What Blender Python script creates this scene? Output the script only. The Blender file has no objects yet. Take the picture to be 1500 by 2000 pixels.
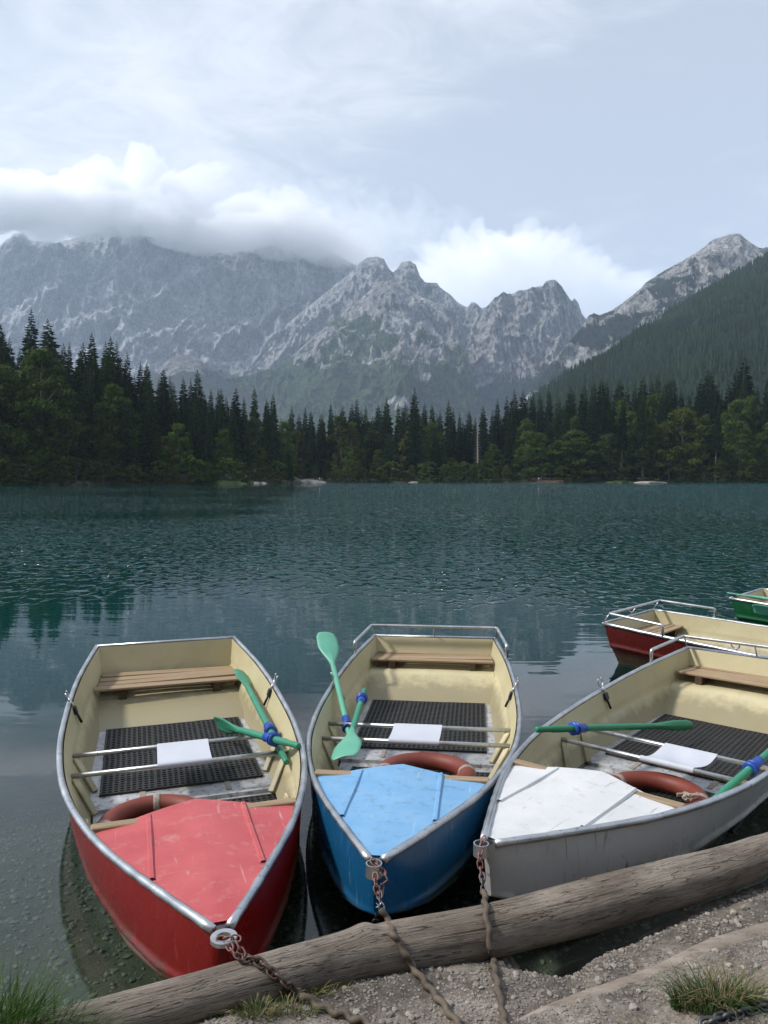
import bpy, bmesh, math, random
import numpy as np
from mathutils import Vector, Matrix
R = math.radians
rnd = random.Random(7)
NR = np.random.RandomState(11)
scene = bpy.context.scene
COL = scene.collection

# ------------------------------------------------------------------ camera, sky, sun, exposure
HC = 1.8
PITCH = R(2.52)
cam_d = bpy.data.cameras.new('camera')
cam_d.sensor_fit = 'VERTICAL'; cam_d.sensor_height = 36; cam_d.sensor_width = 27
cam_d.lens = 27.0; cam_d.clip_start = 0.05; cam_d.clip_end = 40000
cam = bpy.data.objects.new('camera', cam_d); COL.objects.link(cam)
cam.location = (0, 0, HC); cam.rotation_euler = (R(90) - PITCH, 0, 0)
scene.camera = cam

SUN_AZ, SUN_EL = R(-94), R(47)          # azimuth from +Y towards +X
world = bpy.data.worlds.new('World'); scene.world = world; world.use_nodes = True
wn, wl = world.node_tree.nodes, world.node_tree.links
wn.clear()
def N(nodes, t, **kw):
    n = nodes.new(t)
    for k, v in kw.items():
        if k in n.inputs: n.inputs[k].default_value = v
        else: setattr(n, k, v)
    return n
sky = N(wn, 'ShaderNodeTexSky', sky_type='NISHITA', sun_disc=False)
sky.sun_elevation = SUN_EL; sky.sun_rotation = SUN_AZ; sky.altitude = 900; sky.dust_density = 1.5
tc = N(wn, 'ShaderNodeTexCoord')
sp = N(wn, 'ShaderNodeSeparateXYZ'); wl.new(tc.outputs['Generated'], sp.inputs[0])
mz = N(wn, 'ShaderNodeMath', operation='MAXIMUM'); mz.inputs[1].default_value = 0.0; wl.new(sp.outputs['Z'], mz.inputs[0])
az = N(wn, 'ShaderNodeMath', operation='ADD'); az.inputs[1].default_value = 0.16; wl.new(mz.outputs[0], az.inputs[0])
dv = N(wn, 'ShaderNodeVectorMath', operation='DIVIDE')
cz = N(wn, 'ShaderNodeCombineXYZ')
for i in range(3): wl.new(az.outputs[0], cz.inputs[i])
wl.new(tc.outputs['Generated'], dv.inputs[0]); wl.new(cz.outputs[0], dv.inputs[1])
mp = N(wn, 'ShaderNodeMapping'); mp.inputs['Scale'].default_value = (1.0, 1.35, 0.0); mp.inputs['Rotation'].default_value = (0, 0, R(25)); mp.inputs['Location'].default_value = (3.1, 1.7, 0)
wl.new(dv.outputs[0], mp.inputs[0])
n1 = N(wn, 'ShaderNodeTexNoise', Scale=0.9, Detail=9, Roughness=0.56, Distortion=0.5); wl.new(mp.outputs[0], n1.inputs['Vector'])
n2 = N(wn, 'ShaderNodeTexNoise', Scale=4.5, Detail=8, Roughness=0.62, Distortion=0.9); wl.new(mp.outputs[0], n2.inputs['Vector'])
cm = N(wn, 'ShaderNodeMath', operation='MULTIPLY_ADD'); cm.inputs[1].default_value = 0.42; wl.new(n2.outputs['Fac'], cm.inputs[0]); wl.new(n1.outputs['Fac'], cm.inputs[2])
cr = N(wn, 'ShaderNodeMapRange'); cr.interpolation_type = 'SMOOTHSTEP'
cr.inputs['From Min'].default_value = 0.60; cr.inputs['From Max'].default_value = 0.96; cr.inputs['To Min'].default_value = 0.50; cr.inputs['To Max'].default_value = 1.0
wl.new(cm.outputs[0], cr.inputs['Value'])
# lower sky is paler
hz = N(wn, 'ShaderNodeMapRange'); hz.inputs['From Min'].default_value = 0.05; hz.inputs['From Max'].default_value = 0.6; hz.inputs['To Min'].default_value = 0.75; hz.inputs['To Max'].default_value = 0.0
wl.new(sp.outputs['Z'], hz.inputs['Value'])
mx0 = N(wn, 'ShaderNodeMath', operation='MAXIMUM'); wl.new(hz.outputs[0], mx0.inputs[0]); wl.new(cr.outputs[0], mx0.inputs[1])
mixs = N(wn, 'ShaderNodeMix', data_type='RGBA')
wl.new(mx0.outputs[0], mixs.inputs[0]); wl.new(sky.outputs[0], mixs.inputs[6])
mixs.inputs[7].default_value = (7.5, 7.85, 8.45, 1)
bg = N(wn, 'ShaderNodeBackground', Strength=0.1); wl.new(mixs.outputs[2], bg.inputs['Color'])
wo = N(wn, 'ShaderNodeOutputWorld'); wl.new(bg.outputs[0], wo.inputs['Surface'])

sun_d = bpy.data.lights.new('sun', 'SUN'); sun_d.energy = 3.7; sun_d.angle = R(6); sun_d.color = (1.0, 0.955, 0.89)
sun = bpy.data.objects.new('sun', sun_d); COL.objects.link(sun)
sdir = Vector((math.sin(SUN_AZ) * math.cos(SUN_EL), math.cos(SUN_AZ) * math.cos(SUN_EL), math.sin(SUN_EL)))
sun.rotation_euler = sdir.to_track_quat('Z', 'Y').to_euler()
sun.location = (0, 0, 30)

scene.view_settings.view_transform = 'Standard'; scene.view_settings.look = 'None'
scene.view_settings.exposure = 0.35; scene.view_settings.gamma = 1.0; scene.view_settings.use_curve_mapping = False
scene.cycles.use_denoising = True
scene.cycles.max_bounces = 18; scene.cycles.diffuse_bounces = 3; scene.cycles.glossy_bounces = 4
scene.cycles.transparent_max_bounces = 16; scene.cycles.volume_bounces = 16
scene.cycles.sample_clamp_indirect = 6.0
scene.cycles.volume_max_steps = 128; scene.cycles.volume_step_rate = .6
scene.render.use_persistent_data = False

# ------------------------------------------------------------------ helpers
F_PX = 1500.0
def at(px, py, D):
    """the point at forward distance D (metres along +Y) on the sight line through a photo point"""
    c, s = math.cos(PITCH), math.sin(PITCH)
    u = (1000 - py) / F_PX
    dx, dy, dz = (px - 750) / F_PX, c + u * s, u * c - s
    return Vector((dx * D / dy, D, HC + dz * D / dy))
def atz(px, py, z):
    c, s = math.cos(PITCH), math.sin(PITCH)
    u = (1000 - py) / F_PX
    d = Vector(((px - 750) / F_PX, c + u * s, u * c - s)); t = (z - HC) / d.z
    return Vector((0, 0, HC)) + d * t

def _hash(ix, iy, seed):
    h = (ix.astype(np.int64) * 374761393 + iy.astype(np.int64) * 668265263 + seed * 1442695041) & 0xffffffff
    h = ((h ^ (h >> 13)) * 1274126177) & 0xffffffff
    return (h ^ (h >> 16)) & 0xffffffff
def pnoise(x, y, seed=0):
    x = np.asarray(x, float); y = np.asarray(y, float)
    x0 = np.floor(x); y0 = np.floor(y); fx = x - x0; fy = y - y0
    u = fx * fx * fx * (fx * (fx * 6 - 15) + 10); v = fy * fy * fy * (fy * (fy * 6 - 15) + 10)
    def g(ix, iy, dx, dy):
        a = _hash(ix, iy, seed) / 4294967296.0 * 2 * np.pi
        return np.cos(a) * dx + np.sin(a) * dy
    a = g(x0, y0, fx, fy); b = g(x0 + 1, y0, fx - 1, fy); c = g(x0, y0 + 1, fx, fy - 1); d = g(x0 + 1, y0 + 1, fx - 1, fy - 1)
    return ((a + (b - a) * u) * (1 - v) + (c + (d - c) * u) * v) * 1.5
def fbm(x, y, o=5, seed=0, gain=0.5):
    s = 0; a = 1; t = 0
    for i in range(o):
        s = s + a * pnoise(x * 2 ** i + 17.3 * i, y * 2 ** i - 9.1 * i, seed + i); t += a; a *= gain
    return s / t
def ridged(x, y, o=5, seed=0, gain=0.55):
    s = 0; a = 1; t = 0; w = 1
    for i in range(o):
        n = 1 - np.abs(pnoise(x * 2 ** i + 5.3 * i, y * 2 ** i + 3.7 * i, seed + i)) * 2
        n = n * np.abs(n) * w; s = s + a * n; t += a; a *= gain; w = np.clip(n * 1.3 + .25, 0.1, 1)
    return s / t
def sstep(a, b, x):
    t = np.clip((np.asarray(x, float) - a) / (b - a), 0, 1); return t * t * (3 - 2 * t)

def add_obj(name, data, parent=None, **props):
    o = bpy.data.objects.new(name, data); COL.objects.link(o)
    if parent is not None: o.parent = parent
    for k, v in props.items(): o[k] = v
    return o
def thing(name, label, cat, loc=(0, 0, 0), rot=(0, 0, 0), group=None):
    o = add_obj(name, None); o.location = loc; o.rotation_euler = rot; o.empty_display_size = 0.2
    o['label'] = label; o['category'] = cat
    if group: o['group'] = group
    return o
def tag(o, label=None, cat=None, group=None, kind=None):
    for k, v in (('label', label), ('category', cat), ('group', group), ('kind', kind)):
        if v: o[k] = v
    return o
def np_mesh(name, V, Fq, mat, smooth=False, attrs=None):
    V = np.asarray(V, np.float32).reshape(-1, 3); Fq = np.asarray(Fq, np.int32)
    me = bpy.data.meshes.new(name); k = Fq.shape[1]
    me.vertices.add(len(V)); me.vertices.foreach_set('co', V.ravel())
    me.loops.add(Fq.size); me.loops.foreach_set('vertex_index', Fq.ravel())
    me.polygons.add(len(Fq)); me.polygons.foreach_set('loop_start', np.arange(0, Fq.size, k, dtype=np.int32))
    me.polygons.foreach_set('loop_total', np.full(len(Fq), k, np.int32))
    me.polygons.foreach_set('use_smooth', np.full(len(Fq), smooth))
    for an, av in (attrs or {}).items():
        a = me.attributes.new(an, 'FLOAT', 'POINT'); a.data.foreach_set('value', np.asarray(av, np.float32).ravel())
    me.update(); me.validate(); me.materials.append(mat)
    return me
def grid_faces(r, c):
    i = np.arange(r - 1)[:, None] * c + np.arange(c - 1)[None, :]
    return np.stack([i, i + 1, i + c + 1, i + c], -1).reshape(-1, 4)

class MB:
    def __init__(s): s.v = []; s.f = []; s.sm = []
    def add(s, vs, fs, smooth=False):
        b = len(s.v); s.v += [tuple(v) for v in vs]; s.f += [tuple(i + b for i in f) for f in fs]; s.sm += [smooth] * len(fs)
    def box(s, c, size, M=None, ch=0.0):
        x, y, z = size[0] / 2, size[1] / 2, size[2] / 2
        ch = min(ch, x * .8, y * .8, z * .8)
        if ch <= 0:
            vs = [Vector((a * x, b * y, d * z)) for a in (-1, 1) for b in (-1, 1) for d in (-1, 1)]
            fs = [(0, 1, 3, 2), (4, 6, 7, 5), (0, 4, 5, 1), (2, 3, 7, 6), (0, 2, 6, 4), (1, 5, 7, 3)]
        else:   # long edges chamfered along the top and bottom outlines
            vs = []
            def ring(zz, ins):
                X, Y = x - ins, y - ins; k = ch
                return [Vector(p + (zz,)) for p in ((-X + k, -Y), (X - k, -Y), (X, -Y + k), (X, Y - k), (X - k, Y), (-X + k, Y), (-X, Y - k), (-X, -Y + k))]
            for zz, ins in ((-z, ch), (-z + ch, 0), (z - ch, 0), (z, ch)): vs += ring(zz, ins)
            fs = [tuple(range(7, -1, -1)), tuple(range(24, 32))]
            for r_ in range(3):
                for i in range(8):
                    j = (i + 1) % 8; fs.append((r_ * 8 + i, r_ * 8 + j, r_ * 8 + 8 + j, r_ * 8 + 8 + i))
        M = M or Matrix.Identity(3)
        s.add([Vector(c) + M @ v for v in vs], fs)
        return s
    def tube(s, pts, r, seg=10, closed=False, caps=True):
        pts = [Vector(p) for p in pts]; n = len(pts)
        rr = r if hasattr(r, '__len__') else [r] * n
        up = None; rings = []
        for i, p in enumerate(pts):
            a = pts[(i - 1) % n] if (closed or i > 0) else p
            b = pts[(i + 1) % n] if (closed or i < n - 1) else p
            t = (b - a).normalized()
            if up is None:
                up = Vector((0, 0, 1)) if abs(t.z) < .9 else Vector((1, 0, 0))
            x = up - t * up.dot(t); x.normalize(); up = x; y = t.cross(x)
            rings.append([p + (x * math.cos(k * 2 * math.pi / seg) + y * math.sin(k * 2 * math.pi / seg)) * rr[i] for k in range(seg)])
        vs = [v for g in rings for v in g]; fs = []
        m = n if closed else n - 1
        for i in range(m):
            j = (i + 1) % n
            for k in range(seg):
                l = (k + 1) % seg; fs.append((i * seg + k, i * seg + l, j * seg + l, j * seg + k))
        if caps and not closed:
            fs.append(tuple(range(seg - 1, -1, -1))); fs.append(tuple((n - 1) * seg + k for k in range(seg)))
        s.add(vs, fs, True); return s
    def mesh(s, name, mat):
        me = bpy.data.meshes.new(name); me.from_pydata(s.v, [], s.f); me.polygons.foreach_set('use_smooth', s.sm)
        me.materials.append(mat); me.update(); return me
    def build(s, name, mat, parent=None, **props): return add_obj(name, s.mesh(name, mat), parent, **props)
def smooth_path(pts, n=8):
    pts = [Vector(p) for p in pts]; P = [pts[0] * 2 - pts[1]] + pts + [pts[-1] * 2 - pts[-2]]; out = []
    for i in range(1, len(P) - 2):
        for k in range(n):
            t = k / n; a, b, c, d = P[i - 1:i + 3]
            out.append(.5 * ((2 * b) + (c - a) * t + (2 * a - 5 * b + 4 * c - d) * t * t + (3 * b - a - 3 * c + d) * t ** 3))
    out.append(pts[-1]); return out

# ------------------------------------------------------------------ materials
def mat_base(name):
    m = bpy.data.materials.new(name); m.use_nodes = True; nt = m.node_tree; nt.nodes.clear()
    return m, nt.nodes, nt.links
def principled(name, c1, c2=None, scale=5, stretch=(1, 1, 1), rough=.5, metal=0.0, bump=0.0, bscale=None, bdist=.01, c3=None, c3r=(.6, .7), c3scale=8, detail=6, spec=.5, coord='Object', rough2=None, coat=0.0, rand=0.0, trans=0.0, scr=None, grime=None):
    m, n, l = mat_base(name)
    out = N(n, 'ShaderNodeOutputMaterial'); p = N(n, 'ShaderNodeBsdfPrincipled', Roughness=rough, Metallic=metal)
    p.inputs['Specular IOR Level'].default_value = spec; p.inputs['Coat Weight'].default_value = coat
    t = N(n, 'ShaderNodeTexCoord'); mpn = N(n, 'ShaderNodeMapping'); mpn.inputs['Scale'].default_value = stretch
    l.new(t.outputs[coord], mpn.inputs[0])
    vec = mpn.outputs[0]
    if rand:
        oi = N(n, 'ShaderNodeObjectInfo'); ad = N(n, 'ShaderNodeVectorMath', operation='ADD'); sc = N(n, 'ShaderNodeVectorMath', operation='SCALE'); sc.inputs['Scale'].default_value = 37.0
        cc = N(n, 'ShaderNodeCombineXYZ'); l.new(oi.outputs['Random'], cc.inputs[0]); l.new(oi.outputs['Random'], cc.inputs[1]); l.new(cc.outputs[0], sc.inputs[0]); l.new(vec, ad.inputs[0]); l.new(sc.outputs[0], ad.inputs[1]); vec = ad.outputs[0]
    c2 = c2 or c1
    no = N(n, 'ShaderNodeTexNoise', Scale=scale, Detail=detail, Roughness=.6); l.new(vec, no.inputs['Vector'])
    mr = N(n, 'ShaderNodeMapRange'); mr.inputs['From Min'].default_value = .3; mr.inputs['From Max'].default_value = .7; l.new(no.outputs['Fac'], mr.inputs['Value'])
    mi = N(n, 'ShaderNodeMix', data_type='RGBA'); mi.inputs[6].default_value = (*c1, 1); mi.inputs[7].default_value = (*c2, 1); l.new(mr.outputs[0], mi.inputs[0])
    colo = mi.outputs[2]
    if c3:
        n3 = N(n, 'ShaderNodeTexNoise', Scale=c3scale, Detail=8, Roughness=.7); l.new(vec, n3.inputs['Vector'])
        m3 = N(n, 'ShaderNodeMapRange'); m3.inputs['From Min'].default_value = c3r[0]; m3.inputs['From Max'].default_value = c3r[1]; l.new(n3.outputs['Fac'], m3.inputs['Value'])
        mj = N(n, 'ShaderNodeMix', data_type='RGBA'); mj.inputs[7].default_value = (*c3, 1); l.new(m3.outputs[0], mj.inputs[0]); l.new(colo, mj.inputs[6]); colo = mj.outputs[2]
    for q_, (sc_c, st_, ang) in enumerate([(scr, (3, 70, 3), 25), (scr, (55, 4, 4), -14)] if scr else []):
        ms_ = N(n, 'ShaderNodeMapping'); ms_.inputs['Scale'].default_value = st_; ms_.inputs['Rotation'].default_value = (0, 0, R(ang)); l.new(t.outputs[coord], ms_.inputs[0])
        nz_ = N(n, 'ShaderNodeTexNoise', Scale=1.3, Detail=3, Roughness=.5, Distortion=.4); l.new(ms_.outputs[0], nz_.inputs['Vector'])
        rg_ = N(n, 'ShaderNodeMapRange'); rg_.inputs['From Min'].default_value = .66; rg_.inputs['From Max'].default_value = .72; rg_.inputs['To Max'].default_value = .8; l.new(nz_.outputs['Fac'], rg_.inputs['Value'])
        mk_ = N(n, 'ShaderNodeMix', data_type='RGBA'); mk_.inputs[7].default_value = (*sc_c, 1); l.new(rg_.outputs[0], mk_.inputs[0]); l.new(colo, mk_.inputs[6]); colo = mk_.outputs[2]
    if grime:
        sz_ = N(n, 'ShaderNodeSeparateXYZ'); l.new(t.outputs[coord], sz_.inputs[0]); gn_ = N(n, 'ShaderNodeTexNoise', Scale=9.0, Detail=6, Roughness=.65); l.new(t.outputs[coord], gn_.inputs['Vector'])
        ga_ = N(n, 'ShaderNodeMath', operation='MULTIPLY_ADD'); ga_.inputs[1].default_value = -.16; l.new(gn_.outputs['Fac'], ga_.inputs[0]); l.new(sz_.outputs['Z'], ga_.inputs[2])
        gr_ = N(n, 'ShaderNodeMapRange'); gr_.inputs['From Min'].default_value = grime[1] + .05; gr_.inputs['From Max'].default_value = grime[1] - .02; gr_.inputs['To Max'].default_value = .75; l.new(ga_.outputs[0], gr_.inputs['Value'])
        mg_ = N(n, 'ShaderNodeMix', data_type='RGBA'); mg_.inputs[7].default_value = (*grime[0], 1); l.new(gr_.outputs[0], mg_.inputs[0]); l.new(colo, mg_.inputs[6]); colo = mg_.outputs[2]
    if rand:
        hv = N(n, 'ShaderNodeHueSaturation'); r2 = N(n, 'ShaderNodeMapRange'); r2.inputs['To Min'].default_value = 1 - rand; r2.inputs['To Max'].default_value = 1 + rand
        l.new(oi.outputs['Random'], r2.inputs['Value']); l.new(r2.outputs[0], hv.inputs['Value']); l.new(colo, hv.inputs['Color']); colo = hv.outputs[0]
    l.new(colo, p.inputs['Base Color'])
    if rough2 is not None:
        rr = N(n, 'ShaderNodeMapRange'); rr.inputs['From Min'].default_value = .3; rr.inputs['From Max'].default_value = .7; rr.inputs['To Min'].default_value = rough; rr.inputs['To Max'].default_value = rough2
        l.new(no.outputs['Fac'], rr.inputs['Value']); l.new(rr.outputs[0], p.inputs['Roughness'])
    if bump:
        nb = N(n, 'ShaderNodeTexNoise', Scale=bscale or scale * 3, Detail=8, Roughness=.65); l.new(vec, nb.inputs['Vector'])
        b = N(n, 'ShaderNodeBump', Strength=bump, Distance=bdist); l.new(nb.outputs['Fac'], b.inputs['Height']); l.new(b.outputs[0], p.inputs['Normal'])
    res = p.outputs[0]
    if trans:
        tr = N(n, 'ShaderNodeBsdfTranslucent'); l.new(colo, tr.inputs['Color']); ms = N(n, 'ShaderNodeMixShader'); ms.inputs[0].default_value = trans
        l.new(res, ms.inputs[1]); l.new(tr.outputs[0], ms.inputs[2]); res = ms.outputs[0]
    l.new(res, out.inputs['Surface'])
    return m
MT = {}
MT['alu'] = principled('brushed_aluminium', (.40, .41, .42), (.60, .61, .62), 9, rough=.28, rough2=.46, metal=.9, bump=.3, bscale=9, bdist=.004, c3=(.12, .105, .09), c3r=(.57, .72), c3scale=34)
MT['alu_b'] = principled('scratched_floor_metal', (.30, .30, .30), (.58, .58, .59), 5, rough=.4, rough2=.6, metal=.5, bump=.3, bscale=30, bdist=.002, c3=(.12, .11, .10), c3r=(.52, .66), c3scale=28)
def hullpaint(name, c, wear): return principled(name, c, tuple(x * .8 for x in c), 2.2, rough=.20, rough2=.34, bump=.3, bscale=4, bdist=.008, c3=wear, c3r=(.64, .76), c3scale=18, spec=.35, scr=wear, grime=((.045, .05, .03), .02))
MT['red_h'] = hullpaint('red_hull_paint', (.19, .004, .003), (.22, .04, .03))
MT['red_d'] = principled('faded_red_deck', (.38, .055, .062), (.47, .095, .10), 4, rough=.6, bump=.4, bscale=40, bdist=.0015, c3=(.46, .19, .17), c3r=(.55, .74), c3scale=14, scr=(.50, .26, .24))
MT['blue_h'] = hullpaint('blue_hull_paint', (.008, .085, .20), (.10, .17, .24))
MT['blue_d'] = principled('faded_blue_deck', (.125, .31, .54), (.20, .38, .58), 5, rough=.6, bump=.4, bscale=40, bdist=.0015, c3=(.12, .22, .33), c3r=(.53, .72), c3scale=17, scr=(.30, .42, .52))
MT['white_h'] = hullpaint('white_hull_paint', (.46, .445, .43), (.14, .12, .10))
MT['white_d'] = principled('white_deck', (.53, .54, .55), (.62, .62, .62), 4, rough=.55, bump=.5, bscale=34, bdist=.002, c3=(.38, .38, .37), c3r=(.57, .78), c3scale=18, scr=(.34, .34, .33))
MT['maroon_h'] = hullpaint('maroon_hull_paint', (.085, .007, .005), (.12, .03, .024))
MT['green_h'] = hullpaint('green_hull_paint', (.005, .075, .024), (.03, .16, .07))
MT['cream'] = principled('cream_lining', (.44, .385, .225), (.56, .50, .31), 1.6, rough=.38, rough2=.55, bump=.25, bscale=3.0, bdist=.02, c3=(.36, .31, .18), c3r=(.58, .82), c3scale=3, grime=((.20, .17, .10), .045))
def wood(name, a, b, c, st=(1.2, 22, 22)): return principled(name, a, b, 3.5, st, rough=.68, bump=.35, bscale=9, bdist=.003, c3=c, c3r=(.58, .72), c3scale=2.6, rand=.1)
MT['wood'] = wood('weathered_plank', (.235, .16, .092), (.36, .262, .165), (.12, .075, .042))
MT['wood_y'] = wood('pale_beam', (.24, .165, .095), (.33, .24, .145), (.14, .09, .05))
MT['wood_dk'] = principled('dark_block', (.05, .03, .02), (.09, .05, .03), 12, rough=.7)
MT['rubber'] = principled('black_rubber', (.007, .007, .007), (.018, .017, .016), 12, rough=.62, bump=.3, bscale=60, bdist=.002, c3=(.045, .04, .036), c3r=(.6, .75), c3scale=8)
MT['oar'] = principled('green_oar_plastic', (.020, .19, .105), (.034, .24, .15), 4, rough=.4, rough2=.5, bump=.15, bscale=30, bdist=.002, c3=(.16, .46, .33), c3r=(.6, .76), c3scale=14)
MT['oar_l'] = principled('pale_oar_plastic', (.085, .32, .215), (.12, .38, .265), 4, rough=.45, bump=.15, bscale=30, bdist=.002, c3=(.10, .40, .27), c3r=(.6, .76), c3scale=14)
MT['oar_d'] = principled('deep_green_oar', (.008, .17, .07), (.015, .22, .10), 4, rough=.4, bump=.15, bscale=30, bdist=.002, c3=(.06, .30, .17), c3r=(.6, .76), c3scale=14)
MT['collar'] = principled('blue_collar', (.01, .05, .30), (.02, .08, .38), 8, rough=.38)
MT['ring'] = principled('faded_life_ring', (.13, .022, .013), (.19, .038, .022), 5, rough=.5, rough2=.65, bump=.2, bscale=25, bdist=.003, c3=(.24, .075, .05), c3r=(.58, .75), c3scale=9)
MT['band'] = principled('worn_band', (.20, .16, .13), (.34, .29, .25), 40, rough=.7)
MT['sheet'] = principled('white_sheet', (.46, .48, .54), (.53, .55, .60), 4, rough=.6, bump=.5, bscale=7, bdist=.006, c3=(.46, .47, .52), c3r=(.6, .8), c3scale=8)
MT['blackmetal'] = principled('black_metal', (.015, .015, .016), (.03, .03, .03), 20, rough=.45, metal=.4)
MT['steel'] = principled('zinc_steel', (.42, .42, .43), (.6, .6, .6), 30, rough=.35, metal=.9)
MT['pinkchain'] = principled('faded_red_chain', (.17, .055, .045), (.22, .11, .09), 40, rough=.55, c3=(.22, .18, .16), c3r=(.5, .6), c3scale=60)
MT['darkchain'] = principled('rusty_chain', (.07, .045, .035), (.13, .08, .06), 50, rough=.6, metal=.4)
MT['ironchain'] = principled('grey_iron_chain', (.07, .072, .08), (.14, .14, .15), 50, rough=.5, metal=.5)
MT['sheath'] = principled('muddy_hose', (.065, .048, .033), (.13, .10, .072), 14, rough=.7, bump=.4, bscale=60, bdist=.003, c3=(.05, .035, .025), c3r=(.52, .66), c3scale=18)
def log_material():
    m, n, l = mat_base('weathered_log'); out = N(n, 'ShaderNodeOutputMaterial'); p = N(n, 'ShaderNodeBsdfPrincipled', Roughness=.88); p.inputs['Specular IOR Level'].default_value = .2
    cv = N(n, 'ShaderNodeCombineXYZ')
    for i, a in enumerate(('along', 'ca', 'sa')): l.new(N(n, 'ShaderNodeAttribute', attribute_name=a).outputs['Fac'], cv.inputs[i])
    def ns(st, sc, det, dist=0., rgh=.6):
        mm = N(n, 'ShaderNodeMapping'); mm.inputs['Scale'].default_value = st; l.new(cv.outputs[0], mm.inputs[0]); x = N(n, 'ShaderNodeTexNoise', Scale=sc, Detail=det, Roughness=rgh, Distortion=dist); l.new(mm.outputs[0], x.inputs['Vector']); return x.outputs['Fac']
    def rng(src, a, b, c=0., d=1.):
        x = N(n, 'ShaderNodeMapRange'); [x.inputs.__getitem__(k).__setattr__('default_value', v) for k, v in zip(('From Min', 'From Max', 'To Min', 'To Max'), (a, b, c, d))]; l.new(src, x.inputs['Value']); return x.outputs[0]
    def mix(f, a, b):
        x = N(n, 'ShaderNodeMix', data_type='RGBA'); l.new(f, x.inputs[0])
        for i, q in ((6, a), (7, b)):
            if isinstance(q, tuple): x.inputs[i].default_value = (*q, 1)
            else: l.new(q, x.inputs[i])
        return x.outputs[2]
    blotch = ns((1, 3, 3), 3.2, 6, .6); fibre = ns((1.0, 16, 16), 9, 8, .4, .7); spots = ns((2.4, 5, 5), 9, 7, 1.0, .7); crack = ns((.55, 9, 9), 4.2, 4, 1.6, .5)
    c = mix(rng(blotch, .35, .65), (.165, .135, .108), (.32, .275, .228)); c = mix(rng(fibre, .50, .74, 0, .5), c, (.09, .065, .047)); c = mix(rng(spots, .60, .72, 0, .6), c, (.08, .058, .042))
    ab = N(n, 'ShaderNodeMath', operation='SUBTRACT'); ab.inputs[1].default_value = .5; l.new(crack, ab.inputs[0]); a2 = N(n, 'ShaderNodeMath', operation='ABSOLUTE'); l.new(ab.outputs[0], a2.inputs[0])
    ck = rng(a2.outputs[0], .002, .010, .8, 0); c = mix(ck, c, (.03, .02, .014)); l.new(c, p.inputs['Base Color'])
    h = N(n, 'ShaderNodeMath', operation='MULTIPLY_ADD'); h.inputs[1].default_value = -.9; l.new(ck, h.inputs[0]); l.new(fibre, h.inputs[2])
    bu = N(n, 'ShaderNodeBump', Strength=.9, Distance=.012); l.new(h.outputs[0], bu.inputs['Height']); l.new(bu.outputs[0], p.inputs['Normal']); l.new(p.outputs[0], out.inputs['Surface']); return m
MT['log'] = log_material()
MT['stone'] = principled('limestone_gravel', (.17, .148, .122), (.32, .29, .255), 3, rough=.85, bump=.4, bscale=60, bdist=.004, rand=.3, c3=(.46, .43, .39), c3r=(.62, .72), c3scale=3)
MT['bedstone'] = principled('wet_bed_stone', (.14, .13, .10), (.42, .40, .34), 14, rough=.7, bump=.3)
def leafmat(name, a, b, tr=.25): return principled(name, a, b, .35, rough=.8, spec=.08, trans=tr, rand=.35, c3=tuple(x * .45 for x in a), c3r=(.5, .62), c3scale=.9)
MT['needles'] = leafmat('spruce_needles', (.028, .054, .014), (.048, .080, .022), .15)
MT['needles_b'] = leafmat('bluish_spruce_needles', (.024, .050, .020), (.040, .072, .028), .15)
MT['leaves'] = leafmat('beech_leaves', (.042, .076, .012), (.066, .100, .018), .3)
MT['leaves_y'] = leafmat('yellowish_leaves', (.054, .070, .010), (.076, .088, .015), .3)
MT['bark'] = principled('tree_bark', (.06, .05, .042), (.12, .10, .085), .6, (3, 3, .5), rough=.9)
MT['deadwood'] = principled('dead_grey_wood', (.22, .18, .15), (.32, .27, .23), .8, rough=.9)
MT['grass'] = principled('grass_blades', (.03, .075, .013), (.06, .12, .022), 14, rough=.55, spec=.3, trans=.3, rand=.1, c3=(.26, .22, .09), c3r=(.6, .7), c3scale=20)
MT['grass_dry'] = principled('half_dry_grass', (.07, .11, .035), (.14, .15, .06), 14, rough=.6, spec=.2, trans=.3, c3=(.34, .28, .15), c3r=(.5, .6), c3scale=24)
MT['grass_g'] = principled('tuft_grass', (.035, .075, .02), (.07, .12, .035), 14, rough=.6, spec=.2, trans=.3)
MT['grass_y'] = principled('straw_grass', (.20, .165, .08), (.38, .32, .19), 14, rough=.7, spec=.1, trans=.3)
MT['bank'] = principled('gravelly_soil', (.14, .108, .082), (.35, .305, .255), 26, rough=.92, bump=.8, bscale=38, bdist=.02, c3=(.42, .38, .33), c3r=(.52, .64), c3scale=48, detail=10)
MT['bed'] = principled('lake_bed', (.07, .06, .035), (.17, .155, .105), 7, rough=.9, bump=.6, bscale=22, bdist=.02, c3=(.26, .25, .19), c3r=(.56, .66), c3scale=16)
MT['shore'] = principled('forest_floor', (.035, .030, .018), (.060, .062, .028), .2, rough=.95, bump=.5, bscale=.8, bdist=.4)
MT['pale_gravel'] = principled('pale_gravel_beach', (.21, .19, .16), (.36, .33, .29), .5, rough=.95)
MT['lawn'] = principled('shore_grass', (.055, .085, .02), (.085, .115, .032), .6, rough=.95)
MT['jetty'] = principled('reddish_jetty_wood', (.16, .09, .07), (.22, .13, .10), 2, rough=.8)
MT['shirt'] = principled('white_shirt', (.72, .72, .72), rough=.8)
MT['skin'] = principled('skin', (.5, .32, .24), rough=.6)
MT['trousers'] = principled('dark_trousers', (.04, .04, .06), rough=.8)

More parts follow.
